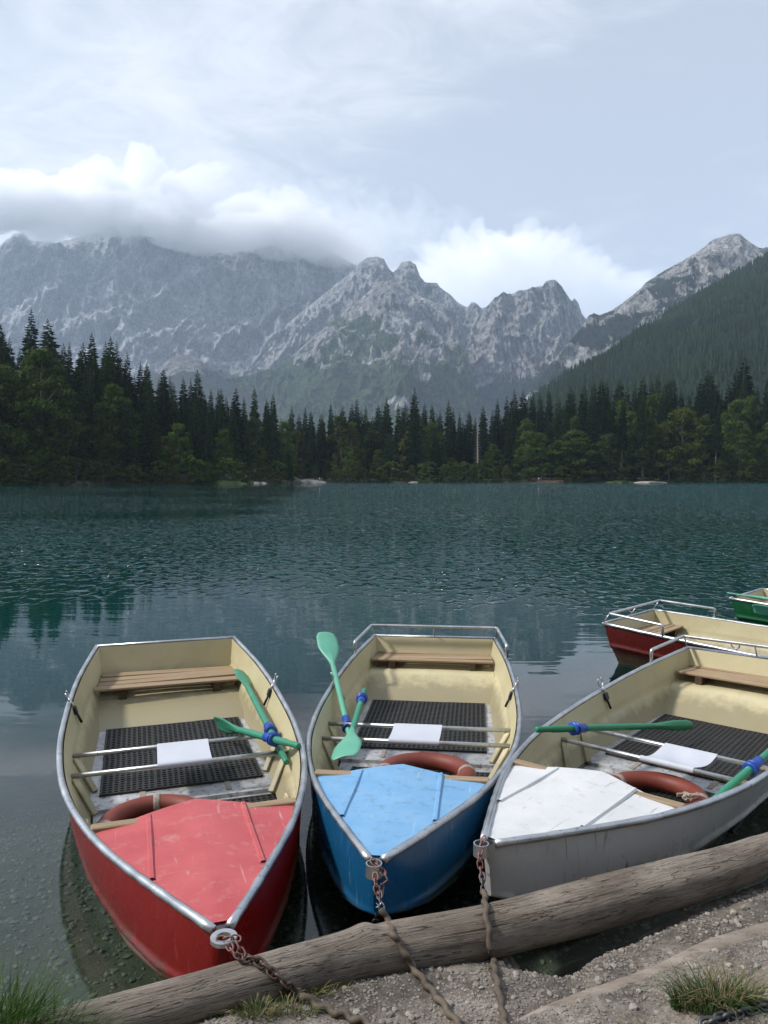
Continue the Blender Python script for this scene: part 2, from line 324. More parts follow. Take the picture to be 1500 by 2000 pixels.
def rock_material(name, light, dark, vegc, vegc2, s=1.0, bumpd=55):
    m, n, l = mat_base(name)
    out = N(n, 'ShaderNodeOutputMaterial'); p = N(n, 'ShaderNodeBsdfPrincipled', Roughness=.95); p.inputs['Specular IOR Level'].default_value = .1
    t = N(n, 'ShaderNodeTexCoord'); mpn = N(n, 'ShaderNodeMapping'); mpn.inputs['Scale'].default_value = (1, 1, .55); l.new(t.outputs['Object'], mpn.inputs[0])
    a = N(n, 'ShaderNodeTexNoise', Scale=.004 * s, Detail=12, Roughness=.68, Distortion=1.2); l.new(mpn.outputs[0], a.inputs['Vector'])
    b = N(n, 'ShaderNodeTexNoise', Scale=.036 * s, Detail=10, Roughness=.74, Distortion=.8); l.new(mpn.outputs[0], b.inputs['Vector'])
    mr = N(n, 'ShaderNodeMapRange'); mr.inputs['From Min'].default_value = .41; mr.inputs['From Max'].default_value = .58; l.new(b.outputs['Fac'], mr.inputs['Value'])
    mi = N(n, 'ShaderNodeMix', data_type='RGBA'); mi.inputs[6].default_value = (*dark, 1); mi.inputs[7].default_value = (*light, 1); l.new(mr.outputs[0], mi.inputs[0])
    ma = N(n, 'ShaderNodeMapRange'); ma.inputs['From Min'].default_value = .35; ma.inputs['From Max'].default_value = .65; ma.inputs['To Min'].default_value = .55; ma.inputs['To Max'].default_value = 1.15; l.new(a.outputs['Fac'], ma.inputs['Value'])
    mu = N(n, 'ShaderNodeVectorMath', operation='SCALE'); l.new(mi.outputs[2], mu.inputs[0]); l.new(ma.outputs[0], mu.inputs['Scale'])
    at_ = N(n, 'ShaderNodeAttribute', attribute_name='veg')
    c = N(n, 'ShaderNodeTexNoise', Scale=.012 * s, Detail=12, Roughness=.78); l.new(t.outputs['Object'], c.inputs['Vector'])
    ad = N(n, 'ShaderNodeMath', operation='ADD'); l.new(at_.outputs['Fac'], ad.inputs[0]); l.new(c.outputs['Fac'], ad.inputs[1])
    vr = N(n, 'ShaderNodeMapRange'); vr.inputs['From Min'].default_value = .96; vr.inputs['From Max'].default_value = 1.06; l.new(ad.outputs[0], vr.inputs['Value'])
    vg = N(n, 'ShaderNodeTexNoise', Scale=.035 * s, Detail=8, Roughness=.8); l.new(t.outputs['Object'], vg.inputs['Vector']); vq = N(n, 'ShaderNodeMapRange'); vq.inputs['From Min'].default_value = .38; vq.inputs['From Max'].default_value = .62; vq.inputs['To Min'].default_value = -.3; vq.inputs['To Max'].default_value = 1.2; vq.clamp = False; l.new(vg.outputs['Fac'], vq.inputs['Value'])
    vx = N(n, 'ShaderNodeMath', operation='MULTIPLY', use_clamp=True); l.new(vq.outputs[0], vx.inputs[0]); l.new(ma.outputs[0], vx.inputs[1])
    vm = N(n, 'ShaderNodeMix', data_type='RGBA'); vm.inputs[6].default_value = (*[q * .6 for q in vegc], 1); vm.inputs[7].default_value = (*vegc2, 1); l.new(vx.outputs[0], vm.inputs[0])
    mf = N(n, 'ShaderNodeMix', data_type='RGBA'); l.new(vr.outputs[0], mf.inputs[0]); l.new(mu.outputs[0], mf.inputs[6]); l.new(vm.outputs[2], mf.inputs[7])
    l.new(mf.outputs[2], p.inputs['Base Color'])
    hh = N(n, 'ShaderNodeMath', operation='MULTIPLY_ADD'); hh.inputs[1].default_value = 3.0; l.new(a.outputs['Fac'], hh.inputs[0]); l.new(b.outputs['Fac'], hh.inputs[2])
    bu = N(n, 'ShaderNodeBump', Strength=1.0, Distance=bumpd); l.new(hh.outputs[0], bu.inputs['Height']); l.new(bu.outputs[0], p.inputs['Normal'])
    l.new(p.outputs[0], out.inputs['Surface']); return m

def water_material():
    m, n, l = mat_base('lake_water')
    out = N(n, 'ShaderNodeOutputMaterial')
    t = N(n, 'ShaderNodeTexCoord'); gp = N(n, 'ShaderNodeSeparateXYZ'); l.new(t.outputs['Object'], gp.inputs[0])
    # where the breeze touches the lake
    big = N(n, 'ShaderNodeTexNoise', Scale=.055, Detail=3, Roughness=.5); l.new(t.outputs['Object'], big.inputs['Vector'])
    def noise(scale, st, det, dist=.3, rot=0):
        mm = N(n, 'ShaderNodeMapping'); mm.inputs['Scale'].default_value = st; mm.inputs['Rotation'].default_value = (0, 0, rot); l.new(t.outputs['Object'], mm.inputs[0])
        x = N(n, 'ShaderNodeTexNoise', Scale=scale, Detail=det, Roughness=.5, Distortion=dist); l.new(mm.outputs[0], x.inputs['Vector']); return x
    def rng(src, a, b, c, d, smooth=True):
        x = N(n, 'ShaderNodeMapRange'); x.interpolation_type = 'SMOOTHSTEP' if smooth else 'LINEAR'
        for k, v in zip(('From Min', 'From Max', 'To Min', 'To Max'), (a, b, c, d)): x.inputs[k].default_value = v
        l.new(src, x.inputs['Value']); return x
    def math_(op, a, b):
        x = N(n, 'ShaderNodeMath', operation=op)
        for i, q in enumerate((a, b)):
            if isinstance(q, (int, float)): x.inputs[i].default_value = q
            else: l.new(q, x.inputs[i])
        return x.outputs[0]
    y = gp.outputs['Y']
    # wobble the edge of the calm zone
    wob = math_('MULTIPLY', math_('SUBTRACT', big.outputs['Fac'], .5), 14.0)
    yy = math_('ADD', math_('ADD', y, wob), math_('MULTIPLY', gp.outputs['X'], .10))
    zone = rng(yy, 9.5, 17.0, 0.0, 1.0).outputs[0]
    patch = rng(big.outputs['Fac'], .36, .62, .3, 1.25).outputs[0]
    # the left of the lake lies in the lee of the wooded shore
    lee = math_('MULTIPLY', rng(y, 24., 36., 0., 1.).outputs[0], rng(math_('ADD', math_('ADD', gp.outputs['X'], math_('MULTIPLY', y, .07)), math_('MULTIPLY', wob, .25)), -5.5, .5, 1., 0.).outputs[0])
    amp = math_('MULTIPLY', math_('MULTIPLY', zone, patch), math_('SUBTRACT', 1.0, math_('MULTIPLY', lee, .93)))
    amp = math_('MULTIPLY', amp, rng(math_('ADD', gp.outputs['X'], math_('MULTIPLY', y, .3)), -8., 12., 1.7, .9).outputs[0])
    def spiky(x, k, p=5.0): return math_('MULTIPLY', math_('POWER', rng(x.outputs['Fac'], .36, .74, 0., 1.15, False).outputs[0], p), k)
    r1 = noise(1.0, (5.0, 3.4, 1), 1, .7, R(12)); r2 = noise(1.0, (2.2, 1.2, 1), 1, .5, R(-8)); r3 = noise(1.0, (.6, .3, 1), 1, .3, R(6)); r4 = noise(1.0, (9., 5., 1), 1, .3)
    farw = rng(y, 22., 60., 0., 1.).outputs[0]; farw2 = rng(y, 70., 180., 0., 1.).outputs[0]
    h = math_('ADD', math_('ADD', spiky(r1, .14), math_('MULTIPLY', r4.outputs['Fac'], .0012)), math_('ADD', math_('MULTIPLY', spiky(r2, .28), farw), math_('MULTIPLY', spiky(r3, .75), farw2)))
    calm1 = noise(.9, (.5, 1.8, 1), 1, .4, R(5)); calm2 = noise(2.6, (.45, 2.2, 1), 1, .5, R(-4))
    hc = math_('ADD', math_('MULTIPLY', calm1.outputs['Fac'], .0035), math_('MULTIPLY', calm2.outputs['Fac'], .0016))
    near = rng(y, 4.5, 9.0, .25, 1.0).outputs[0]
    H = math_('ADD', math_('MULTIPLY', h, amp), math_('MULTIPLY', hc, near))
    bu = N(n, 'ShaderNodeBump', Strength=1.0, Distance=1.0); l.new(H, bu.inputs['Height'])
    fr = N(n, 'ShaderNodeFresnel', IOR=1.40); l.new(bu.outputs[0], fr.inputs['Normal'])
    gl = N(n, 'ShaderNodeBsdfGlossy', Roughness=.015); gl.inputs['Color'].default_value = (1, 1, 1, 1); l.new(bu.outputs[0], gl.inputs['Normal'])
    tr = N(n, 'ShaderNodeBsdfTransparent'); tr.inputs['Color'].default_value = (.62, .72, .66, 1)
    df = N(n, 'ShaderNodeBsdfDiffuse'); df.inputs['Color'].default_value = (.0005, .031, .030, 1)
    tu = N(n, 'ShaderNodeAttribute', attribute_name='turbidity')
    m1 = N(n, 'ShaderNodeMixShader'); l.new(tu.outputs['Fac'], m1.inputs[0]); l.new(tr.outputs[0], m1.inputs[1]); l.new(df.outputs[0], m1.inputs[2])
    m2 = N(n, 'ShaderNodeMixShader'); l.new(fr.outputs[0], m2.inputs[0]); l.new(m1.outputs[0], m2.inputs[1]); l.new(gl.outputs[0], m2.inputs[2])
    l.new(m2.outputs[0], out.inputs['Surface']); return m
MT['water'] = water_material()

# ------------------------------------------------------------------ mountains
def ray_arrays(u, y):
    c, s = math.cos(PITCH), math.sin(PITCH); e = (1000 - y) / F_PX
    dy = c + e * s; return ((u - 750) / F_PX) / dy, (e * c - s) / dy
def mountain(name, label, ridge, Dr, Db, mat, cols=620, rows=220, zb=0.0, prof=1.0, gx=420., gy=1400., amp=90., hamp=60., vegline=(300, 700), vegamt=1.0, seed=1, jag=3.0, spurs=(), vegspots=(), back=900, skew=0.0, basecurve=None, kind='structure'):
    xs = np.array([p[0] for p in ridge], float); ys = np.array([p[1] for p in ridge], float)
    u = np.linspace(xs[0], xs[-1], cols); yr = np.interp(u, xs, ys)
    yr = yr + jag * fbm(u / 26., u * 0 + seed, 5, seed, .62)
    kx, ke = ray_arrays(u, yr)
    DR = np.full(cols, float(Dr)) if not hasattr(Dr, '__len__') else np.interp(u, [p[0] for p in Dr], [p[1] for p in Dr])
    DB = np.full(cols, float(Db)) if not hasattr(Db, '__len__') else np.interp(u, [p[0] for p in Db], [p[1] for p in Db])
    zr = HC + ke * DR
    v = np.linspace(0, 1, rows)[:, None] ** 1.0
    D = DR + (DB - DR) * v; X = kx * D
    base = zb + (zr - zb) * (1 - v) ** prof
    env = np.clip(v * 7, 0, 1) * np.clip((1 - v) * 6, 0, 1)
    wx = X + 220 * fbm(X / 900., base / 700., 3, seed + 40) + skew * base
    g = ridged(wx / gx, (D + base) / gy, 6, seed + 3)
    g2 = ridged(wx / (gx * .32), (D + base * 1.3) / (gy * .35), 5, seed + 13)
    z = base + env * (amp * (g - .1) + amp * .35 * (g2 - .1))
    for (pts, w, h) in spurs:      # raised spurs running down the face, as points (x, y) and their width
        px_ = np.array([p[0] for p in pts], float); py_ = np.array([p[1] for p in pts], float)
        e_ = (base - HC) / D; uu = u[None, :] + 0 * v
        c, s = math.cos(PITCH), math.sin(PITCH)
        yy = 1000 - F_PX * (e_ * c + s) / (c - e_ * s)
        xc = np.interp(yy, py_, px_); dd = np.abs(uu - xc) + 8 * fbm(yy / 18, uu / 60, 3, seed + 77)
        inside = sstep(py_[0] - 6, py_[0] + 12, yy)
        ww = w * (.5 + 1.0 * np.clip((yy - py_[0]) / 150., 0, 2.))
        z = z + h * inside * np.clip(1 - dd / ww, 0, 1)
    D2 = D - env * hamp * (ridged(wx / (gx * .55), z / (gx * .8), 6, seed + 23) - .15) - env * hamp * .35 * fbm(X / 60., z / 60., 4, seed + 31)
    D2 = D2 - env * hamp * .38 * (ridged(wx / (gx * .16), z / (gx * .5), 4, seed + 63) - .1)
    e = (z - HC) / D2
    cap = ke[None, :] - .0012 * v ** .5 * np.sign(DR - DB)
    e = np.where(v > 0, np.minimum(e, cap), ke[None, :]); z = HC + e * D2
    z = np.where(v >= 1, zb, z); X = kx * D2
    # back slope
    vb = np.linspace(1, 0, 14)[:-1, None]
    Dk = DR + back * vb; Xk = kx * Dk; Zk = zr + (zb - 40 - zr) * vb ** 1.1 + 60 * fbm(Xk / 200., Dk / 200., 4, seed + 9) * (vb * (1 - vb) * 4)
    Zk = np.minimum(Zk, HC + (ke - .002) * Dk)
    V = np.stack([np.concatenate([Xk, X]), np.concatenate([Dk, D2]), np.concatenate([Zk, z])], -1)
    # vegetation cover
    slope = np.abs(np.gradient(V[..., 2], axis=1)) / (np.abs(np.gradient(V[..., 0], axis=1)) + 1e-3)
    n = fbm(V[..., 0] / 260., (V[..., 2] + V[..., 1]) / 260., 5, seed + 55)
    veg = (1 - sstep(vegline[0], vegline[1], V[..., 2])) * vegamt + n * .75 - .12 * np.clip(slope - 1.2, 0, 2)
    yy = 1000 - F_PX * ((V[..., 2] - HC) / V[..., 1] * math.cos(PITCH) + math.sin(PITCH)) / (math.cos(PITCH) - (V[..., 2] - HC) / V[..., 1] * math.sin(PITCH))
    uu = np.broadcast_to(u, V.shape[:2])
    for (a, b, rx, ry, s_) in vegspots:
        veg = veg + s_ * np.exp(-((uu - a) / rx) ** 2 - ((yy - b) / ry) ** 2)
    me = np_mesh(name, V.reshape(-1, 3), grid_faces(V.shape[0], cols)[:, ::-1], mat, True, {'veg': veg})
    o = add_obj(name, me); o['kind'] = kind; o['label'] = label
    return V
ROCK_A = rock_material('pale_limestone_wall', (.70, .71, .73), (.26, .27, .29), (.045, .075, .035), (.09, .12, .055))
ROCK_B = rock_material('limestone_and_dwarf_pine', (.66, .66, .66), (.17, .175, .18), (.032, .066, .026), (.095, .15, .050))
ROCK_C = rock_material('grey_limestone_peaks', (.70, .69, .69), (.18, .18, .185), (.03, .055, .032), (.05, .08, .04))
ROCK_D = rock_material('rocky_forest_ridge', (.70, .69, .67), (.16, .16, .16), (.018, .034, .022), (.028, .05, .028), 1.4, 34)
ROCK_E = rock_material('dark_forest_slope', (.030, .05, .028), (.012, .022, .014), (.012, .026, .014), (.028, .05, .024), 2.2, 9)

mountain('mountain', 'huge pale rock wall on the left whose top vanishes in cloud',
  [(-420, 560), (-250, 520), (-120, 500), (-10, 492), (10, 470), (25, 458), (45, 453), (58, 470), (110, 474), (180, 455), (260, 430), (340, 410), (430, 445), (500, 452), (535, 430), (552, 440), (590, 444), (612, 446), (640, 490), (700, 520), (760, 560), (860, 640), (960, 720)],
  [(-420, 4900), (0, 5000), (500, 5200), (700, 5000), (960, 4600)], [(-420, 3500), (0, 3700), (400, 4000), (560, 4150), (960, 4200)], ROCK_A,
  cols=760, rows=300, zb=330, prof=1.25, gx=520, gy=1500, amp=150, hamp=230, vegline=(330, 520), vegamt=.55, seed=3, jag=4,
  spurs=[([(300, 560), (420, 700), (430, 730)], 70, 60), ([(470, 470), (560, 640), (640, 720)], 60, 70), ([(95, 500), (160, 640), (260, 720)], 60, 60)],
  vegspots=[(520, 745, 160, 30, .8), (460, 560, 26, 40, .35), (330, 640, 40, 40, .25), (150, 640, 70, 50, .2)])
mountain('mountain', 'twin pale summits rising out of the cloud edge beside the rock wall',
  [(480, 700), (600, 600), (650, 560), (690, 528), (702, 514), (716, 504), (736, 500), (750, 506), (760, 526), (768, 532), (776, 524), (784, 513), (800, 510), (812, 516), (820, 540), (830, 551), (853, 552), (860, 562), (880, 576), (893, 590), (905, 597), (914, 600), (920, 590), (928, 590), (940, 602), (952, 600), (1000, 660), (1060, 740)],
  4450, 3900, ROCK_B, cols=520, rows=220, zb=300, prof=.9, gx=300, gy=1200, amp=100, hamp=130, vegline=(300, 560), vegamt=.8, seed=8, jag=3,
  spurs=[([(930, 600), (960, 700), (965, 760)], 40, 60)],
  vegspots=[(840, 570, 30, 22, .55), (700, 590, 30, 30, .1), (860, 640, 60, 30, .3)])
mountain('mountain', 'broad green shouldered mountain below the twin summits in the middle',
  [(380, 758), (430, 742), (500, 730), (560, 706), (600, 668), (640, 634), (690, 596), (720, 570), (735, 556), (752, 549), (768, 548), (782, 556), (810, 572), (845, 590), (870, 610), (895, 640), (912, 690), (925, 740), (935, 775), (960, 800)],
  [(380, 3300), (735, 3900), (960, 3500)], 2500, ROCK_B, cols=620, rows=260, zb=30, prof=1.05, gx=330, gy=900, amp=95, hamp=90, vegline=(60, 1250), vegamt=1.12, seed=14, jag=3,
  spurs=[([(740, 560), (790, 660), (850, 760)], 60, 80), ([(735, 560), (690, 660), (660, 760)], 70, 60), ([(790, 720), (790, 780), (790, 800)], 60, 80)],
  vegspots=[(690, 640, 60, 26, .25), (800, 650, 18, 50, -.5), (775, 620, 24, 40, -.35), (590, 690, 50, 25, -.45), (840, 690, 34, 30, -.35), (670, 660, 70, 18, -.3), (780, 790, 60, 26, -.6)])
mountain('mountain', 'jagged grey peaks at the head of the valley right of centre',
  [(890, 720), (925, 640), (948, 602), (958, 592), (966, 582), (974, 576), (984, 569), (992, 574), (1000, 574), (1012, 568), (1022, 566), (1040, 561), (1058, 560), (1066, 551), (1076, 546), (1086, 548), (1094, 556), (1104, 568), (1112, 582), (1117, 588), (1122, 583), (1130, 594), (1136, 612), (1142, 620), (1160, 640), (1200, 700), (1240, 740)],
  4300, 3300, ROCK_C, cols=480, rows=240, zb=120, prof=1.0, gx=250, gy=900, amp=120, hamp=120, vegline=(250, 700), vegamt=.8, seed=21, jag=6,
  spurs=[([(1050, 570), (1020, 660), (985, 760)], 45, 80), ([(1085, 570), (1070, 660), (1080, 740)], 45, 70), ([(985, 580), (960, 660), (940, 760)], 35, 60)],
  vegspots=[(1040, 650, 50, 25, .35), (1010, 600, 30, 20, .1), (1120, 690, 14, 50, -.6), (930, 700, 10, 60, -.8), (1030, 740, 80, 30, .3)])
mountain('mountain', 'long rocky ridge climbing to a domed summit on the right',
  [(1010, 800), (1060, 730), (1100, 680), (1138, 636), (1150, 616), (1160, 610), (1170, 616), (1195, 606), (1235, 578), (1262, 552), (1285, 536), (1310, 522), (1340, 504), (1368, 488), (1385, 474), (1405, 463), (1425, 457), (1445, 458), (1462, 470), (1478, 481), (1490, 486), (1510, 480), (1600, 455), (1750, 470)],
  [(1010, 2700), (1140, 3000), (1430, 3000), (1750, 2800)], [(1010, 2000), (1750, 2000)], ROCK_D, cols=560, rows=240, zb=20, prof=1.0, gx=230, gy=700, amp=70, hamp=60, vegline=(560, 1200), vegamt=.64, seed=27, jag=4,
  spurs=[([(1150, 625), (1120, 700), (1075, 760)], 40, 40)],
  vegspots=[(1445, 500, 45, 32, -.6), (1370, 560, 10, 30, -.7), (1120, 700, 30, 30, -.45), (1230, 600, 40, 14, -.3), (1300, 560, 50, 20, .2)])
HILL = mountain('forest_hill', 'dark green forested slope rising to the right edge',
  [(1000, 830), (1050, 772), (1100, 742), (1140, 722), (1180, 700), (1225, 668), (1262, 640), (1300, 618), (1350, 586), (1400, 556), (1450, 527), (1500, 501), (1560, 468), (1700, 420), (1850, 400)],
  [(1000, 1300), (1500, 1700), (1850, 1700)], [(1000, 700), (1850, 600)], ROCK_E, cols=420, rows=180, zb=6, prof=1.0, gx=170, gy=500, amp=34, hamp=20, vegline=(3000, 5000), vegamt=1, seed=33, jag=2, back=500)
mountain('hill', 'small bare rounded hillock with pale crest at the foot of the rock wall',
  [(260, 800), (300, 735), (322, 706), (345, 694), (368, 693), (390, 702), (415, 722), (450, 748), (520, 790)],
  3000, 2500, rock_material('grassy_scree', (.40, .39, .38), (.16, .17, .17), (.055, .07, .05), (.07, .085, .06)), cols=160, rows=80, zb=60, prof=.8, gx=200, gy=500, amp=20, hamp=10, vegline=(330, 480), vegamt=1.1, seed=41, jag=1)

_e = (HILL[..., 2] - HC) / HILL[..., 1]; _c, _s = math.cos(PITCH), math.sin(PITCH)
_d = np.hypot(750 + F_PX * HILL[..., 0] / (HILL[..., 1] * (_c - _e * _s)) - 1210, 1000 - F_PX * (_e * _c + _s) / (_c - _e * _s) - 728); _i = np.unravel_index(_d.argmin(), _d.shape)
p0 = Vector([float(q) for q in HILL[_i]])
# far forest on the slope: thousands of small spruces that read as one mass
def far_forest():
    r_, c_ = HILL.shape[:2]; k = 17000
    i = NR.randint(15, r_ - 2, k); j = NR.randint(1, c_ - 2, k)
    P = HILL[i, j] + np.stack([NR.uniform(-3, 3, k), NR.uniform(-3, 3, k), np.zeros(k)], -1)
    ok = ~((np.abs(P[:, 0] - p0.x) < 8) & (P[:, 1] < p0.y + 6) & (P[:, 1] > p0.y - 60)); P = P[ok]; k = len(P)
    h = NR.uniform(10, 21, k) * (.8 + .5 * pnoise(P[:, 0] / 60, P[:, 1] / 60, 5)); rad = h * NR.uniform(.15, .24, k)
    seg = 6; V = []; Fc = []
    for lv, (z0, z1, rr) in enumerate(((.0, .62, 1.0), (.35, 1.0, .68))):
        a = NR.uniform(0, 6.28, (k, 1)) + np.arange(seg) * 2 * np.pi / seg
        q = NR.uniform(.7, 1.2, (k, seg))
        ring = np.stack([P[:, None, 0] + np.cos(a) * rad[:, None] * rr * q, P[:, None, 1] + np.sin(a) * rad[:, None] * rr * q, P[:, None, 2] - 1 + h[:, None] * z0 + 0 * a], -1)
        tip = (P + np.stack([0 * h, 0 * h, h * z1 - 1], -1))[:, None, :]
        V.append(np.concatenate([ring, tip], 1))
    V = np.concatenate(V, 1); per = V.shape[1]
    tri = np.array([[b + s_, b + (s_ + 1) % seg, b + seg] for b in (0, seg + 1) for s_ in range(seg)])
    Fc = (np.arange(k)[:, None, None] * per + tri[None]).reshape(-1, 3)
    o = add_obj('forest', np_mesh('forest', V.reshape(-1, 3), Fc, FARN)); tag(o, 'far spruce forest covering the slope at the right', None, None, 'stuff')
FARN = principled('far_spruce', (.007, .017, .010), (.024, .044, .017), .007, rough=.9, spec=.05, c3=(.034, .052, .018), c3r=(.5, .7), c3scale=.09)
far_forest()
# quarry scar among the far trees
sc_ = MB(); k_ = p0.y / F_PX
for k, (dx, dy, sx, sy) in enumerate(((-4, -5, 5, 3.5), (0, -6, 6, 4), (4, -5, 4.5, 4), (-2, -1, 6, 5), (3, 0, 5, 5), (0, 4, 5, 5), (2, 8, 4, 5), (0, 11, 3, 4))):
    sc_.box(p0 + Vector((dx * k_, -14, -dy * k_ + 4)), (sx * k_, 8, sy * k_), Matrix.Rotation(.5 * math.sin(k * 3), 3, 'Y') @ Matrix.Rotation(.3 * k, 3, 'X'), .6)
o = sc_.build('rock_outcrop', principled('white_rock', (.55, .54, .52), (.68, .67, .65), .5, rough=.9)); tag(o, 'small pale rock outcrop showing above the treetops on the right', 'rock')

# ------------------------------------------------------------------ far shore terrain
SH = [(-600, 175), (-200, 185), (0, 195), (170, 200), (330, 212), (420, 225), (520, 258), (600, 290), (760, 300), (1000, 296), (1250, 290), (1500, 284), (1800, 275), (2200, 260)]
def shore_D(px): return np.interp(px, [p[0] for p in SH], [p[1] for p in SH])
RISE = [(-600, .22), (0, .22), (300, .16), (520, .06), (700, .02), (1000, .03), (1300, .09), (1500, .14), (2200, .15)]
def shore_z(px, D):
    t = D - shore_D(px); r_ = np.interp(px, [p[0] for p in RISE], [p[1] for p in RISE])
    return -1.0 + 1.9 * sstep(-2, 3, t) + r_ * np.clip(t - 2, 0, 90) + .5 * fbm(px / 40., D / 9., 3, 4) * sstep(1, 8, t)
us = np.linspace(-600, 2200, 561); ts = np.concatenate([np.linspace(-6, 8, 15), np.linspace(11, 120, 22), np.linspace(140, 900, 8)])
Ug, Tg = np.meshgrid(us, ts); Dg = shore_D(Ug) + 1.6 * fbm(Ug / 25., Ug * 0, 3, 8) + Tg
Zg = shore_z(Ug, shore_D(Ug) + Tg)
V = np.stack([(Ug - 750) / F_PX * Dg, Dg, Zg], -1)
o = add_obj('shore_terrain', np_mesh('shore_terrain', V.reshape(-1, 3), grid_faces(*Ug.shape), MT['shore'], True)); tag(o, 'dark forest floor along the far shore of the lake', kind='structure')
def shore_patch(name, label, x0, x1, w, mat, hz=.5, off=-3.0, kind='structure'):
    cx = (x0 + x1) / 2; D = float(shore_D(cx)); L = (x1 - x0) / F_PX * D
    n, m = 28, 12; a = np.linspace(-1, 1, n)[None, :]; b = np.linspace(-1, 1, m)[:, None]
    ed = np.clip(1 - np.abs(a) ** 2.4, 0, 1) ** .5 * (.62 + .9 * pnoise(a * 3.1 + cx, a * 0 + .5, 17))
    X = (cx - 750) / F_PX * D + a * L / 2 + 0 * b; Y = D + off + w / 2 + b * w / 2 * ed + 1.2 * pnoise(X / 6, X * 0, 3); q = np.clip((1 - a ** 2) * (1 - b ** 2), 0, 1)
    Z = -.45 + (hz + .45) * q ** .6 + (b + 1) * .35 + .35 * fbm(X / 2.5, Y / 2.5, 4, 5) * q
    o = add_obj(name, np_mesh(name, np.stack([X, Y, Z], -1).reshape(-1, 3), grid_faces(m, n), mat, True)); return tag(o, label, kind=kind)
shore_patch('beach', 'pale gravel spit curving into the lake left of centre', 548, 636, 13, MT['pale_gravel'], .9)
shore_patch('beach', 'narrow pale gravel strip on the right part of the far shore', 1236, 1300, 3, MT['pale_gravel'], .35)
shore_patch('beach', 'short pale strip at the foot of the left hand trees', 490, 522, 3, MT['pale_gravel'], .2)
shore_patch('beach', 'brown bare earth bank under the dark trees at the far left', 80, 190, 6, principled('brown_earth', (.06, .045, .03), (.09, .07, .045), .4, rough=.95), .9)
shore_patch('lawn', 'bright grassy shore slope left of the gravel spit', 375, 482, 8, MT['lawn'], .75)
shore_patch('lawn', 'low grassy strip left of the narrow pale gravel strip', 1180, 1238, 4, MT['lawn'], .6)
shore_patch('beach', 'tiny pale landing spot below the central spruces', 796, 820, 3, MT['pale_gravel'], .15)

# ------------------------------------------------------------------ trees
def spruce_meshes(seed, h=30., bare=.06, wid=.135, mat='needles', dens=1.0, droop=.35):
    r_ = np.random.RandomState(seed); tr = MB()
    tr.tube([(0, 0, -1.5), (.05, 0, h * .35), (0, .05, h * .7), (0, 0, h * .97)], [h * .0125, h * .009, h * .005, .03], 7)
    V = []; T = []
    nw = int(50 * dens)
    for k in range(nw):
        f = k / (nw - 1.); z = h * (bare + (1 - bare) * f ** .93); R0 = h * wid * ((1 - f) ** .66 * .96 + .012) * (1 + .12 * math.sin(k * 1.7 + seed))
        if f < .12: R0 *= .75 + 2 * f
        nb = max(5, int(12 * (1 - f * .45) * dens))
        a0 = r_.uniform(0, 6.28)
        for b in range(nb):
            if r_.rand() < .07: continue
            a = a0 + b * 2 * math.pi / nb + r_.uniform(-.25, .25); L = R0 * r_.uniform(.72, 1.16)
            dz = -droop * L * r_.uniform(.7, 1.3) * (1.1 - f) + (L * .35 * (f - .75) if f > .75 else 0)
            ca, sa = math.cos(a), math.sin(a); zz = z + r_.uniform(-.2, .2)
            w = max(.14, L * .24) * r_.uniform(.8, 1.2)
            def P(t, s, dn=0.): return (ca * L * t - sa * s, sa * L * t + ca * s, zz + dz * t ** 1.3 - dn + (.10 * L * max(0, t - .8)))
            pts = [P(.05, 0, -.1), P(.45, w), P(.45, -w), P(1, 0), P(.5, 0, w * 1.1), P(.78, w * .8, .1 * L), P(.78, -w * .8, .1 * L), P(.75, 0, w * .8)]
            i = len(V); V += pts
            T += [(i, i + 1, i + 4), (i, i + 4, i + 2), (i + 1, i + 3, i + 4), (i + 2, i + 4, i + 3), (i + 4, i + 5, i + 3), (i + 6, i + 7, i + 3)]
    return tr.mesh('trunk', MT['bark']), np_mesh('crown', V, T, MT[mat])
def leafy_meshes(seed, h=18., w=.36, mat='leaves', low=.12, n=6500, leaf=.36):
    r_ = np.random.RandomState(seed); tr = MB()
    tr.tube([(0, 0, -1.5), (.1, 0, h * .3), (-.1, .1, h * .6), (0, 0, h * .85)], [h * .017, h * .012, h * .008, .04], 7)
    cl = []
    for k in range(70):
        f = r_.uniform(0, 1); z = h * (low + (1 - low) * f)
        Rz = h * w * (math.sin(math.pi * min(1, (.16 + .84 * f) ** .8)) ** .6 * .9 + .06) * r_.uniform(.55, 1.12)
        a = r_.uniform(0, 6.28); c = np.array([math.cos(a) * Rz, math.sin(a) * Rz, z]); cl.append((c, h * r_.uniform(.05, .10)))
        if k < 14: tr.tube([(0, 0, z * .75), tuple(c * .6 + np.array([0, 0, z * .35])), tuple(c)], [h * .006, h * .004, .03], 5)
    ci = r_.randint(0, len(cl), n); C = np.array([cl[i][0] for i in ci]); S = np.array([cl[i][1] for i in ci])
    d = r_.normal(size=(n, 3)); d /= np.linalg.norm(d, axis=1)[:, None]; P = C + d * (S * r_.uniform(.35, 1.1, n))[:, None] * np.array([1.25, 1.25, .62])
    up = d * .8 + r_.normal(size=(n, 3)) * .5 + np.array([0, 0, .5]); up /= np.linalg.norm(up, axis=1)[:, None]
    t = np.cross(up, r_.normal(size=(n, 3))); t /= np.linalg.norm(t, axis=1)[:, None] + 1e-9; b = np.cross(up, t)
    s_ = (leaf * r_.uniform(.6, 1.3, n))[:, None]
    V = np.stack([P - t * s_, P + b * s_ * .55, P + t * s_, P - b * s_ * .55], 1).reshape(-1, 3)
    return tr.mesh('trunk', MT['bark']), np_mesh('crown', V, np.arange(len(V)).reshape(-1, 4), MT[mat])
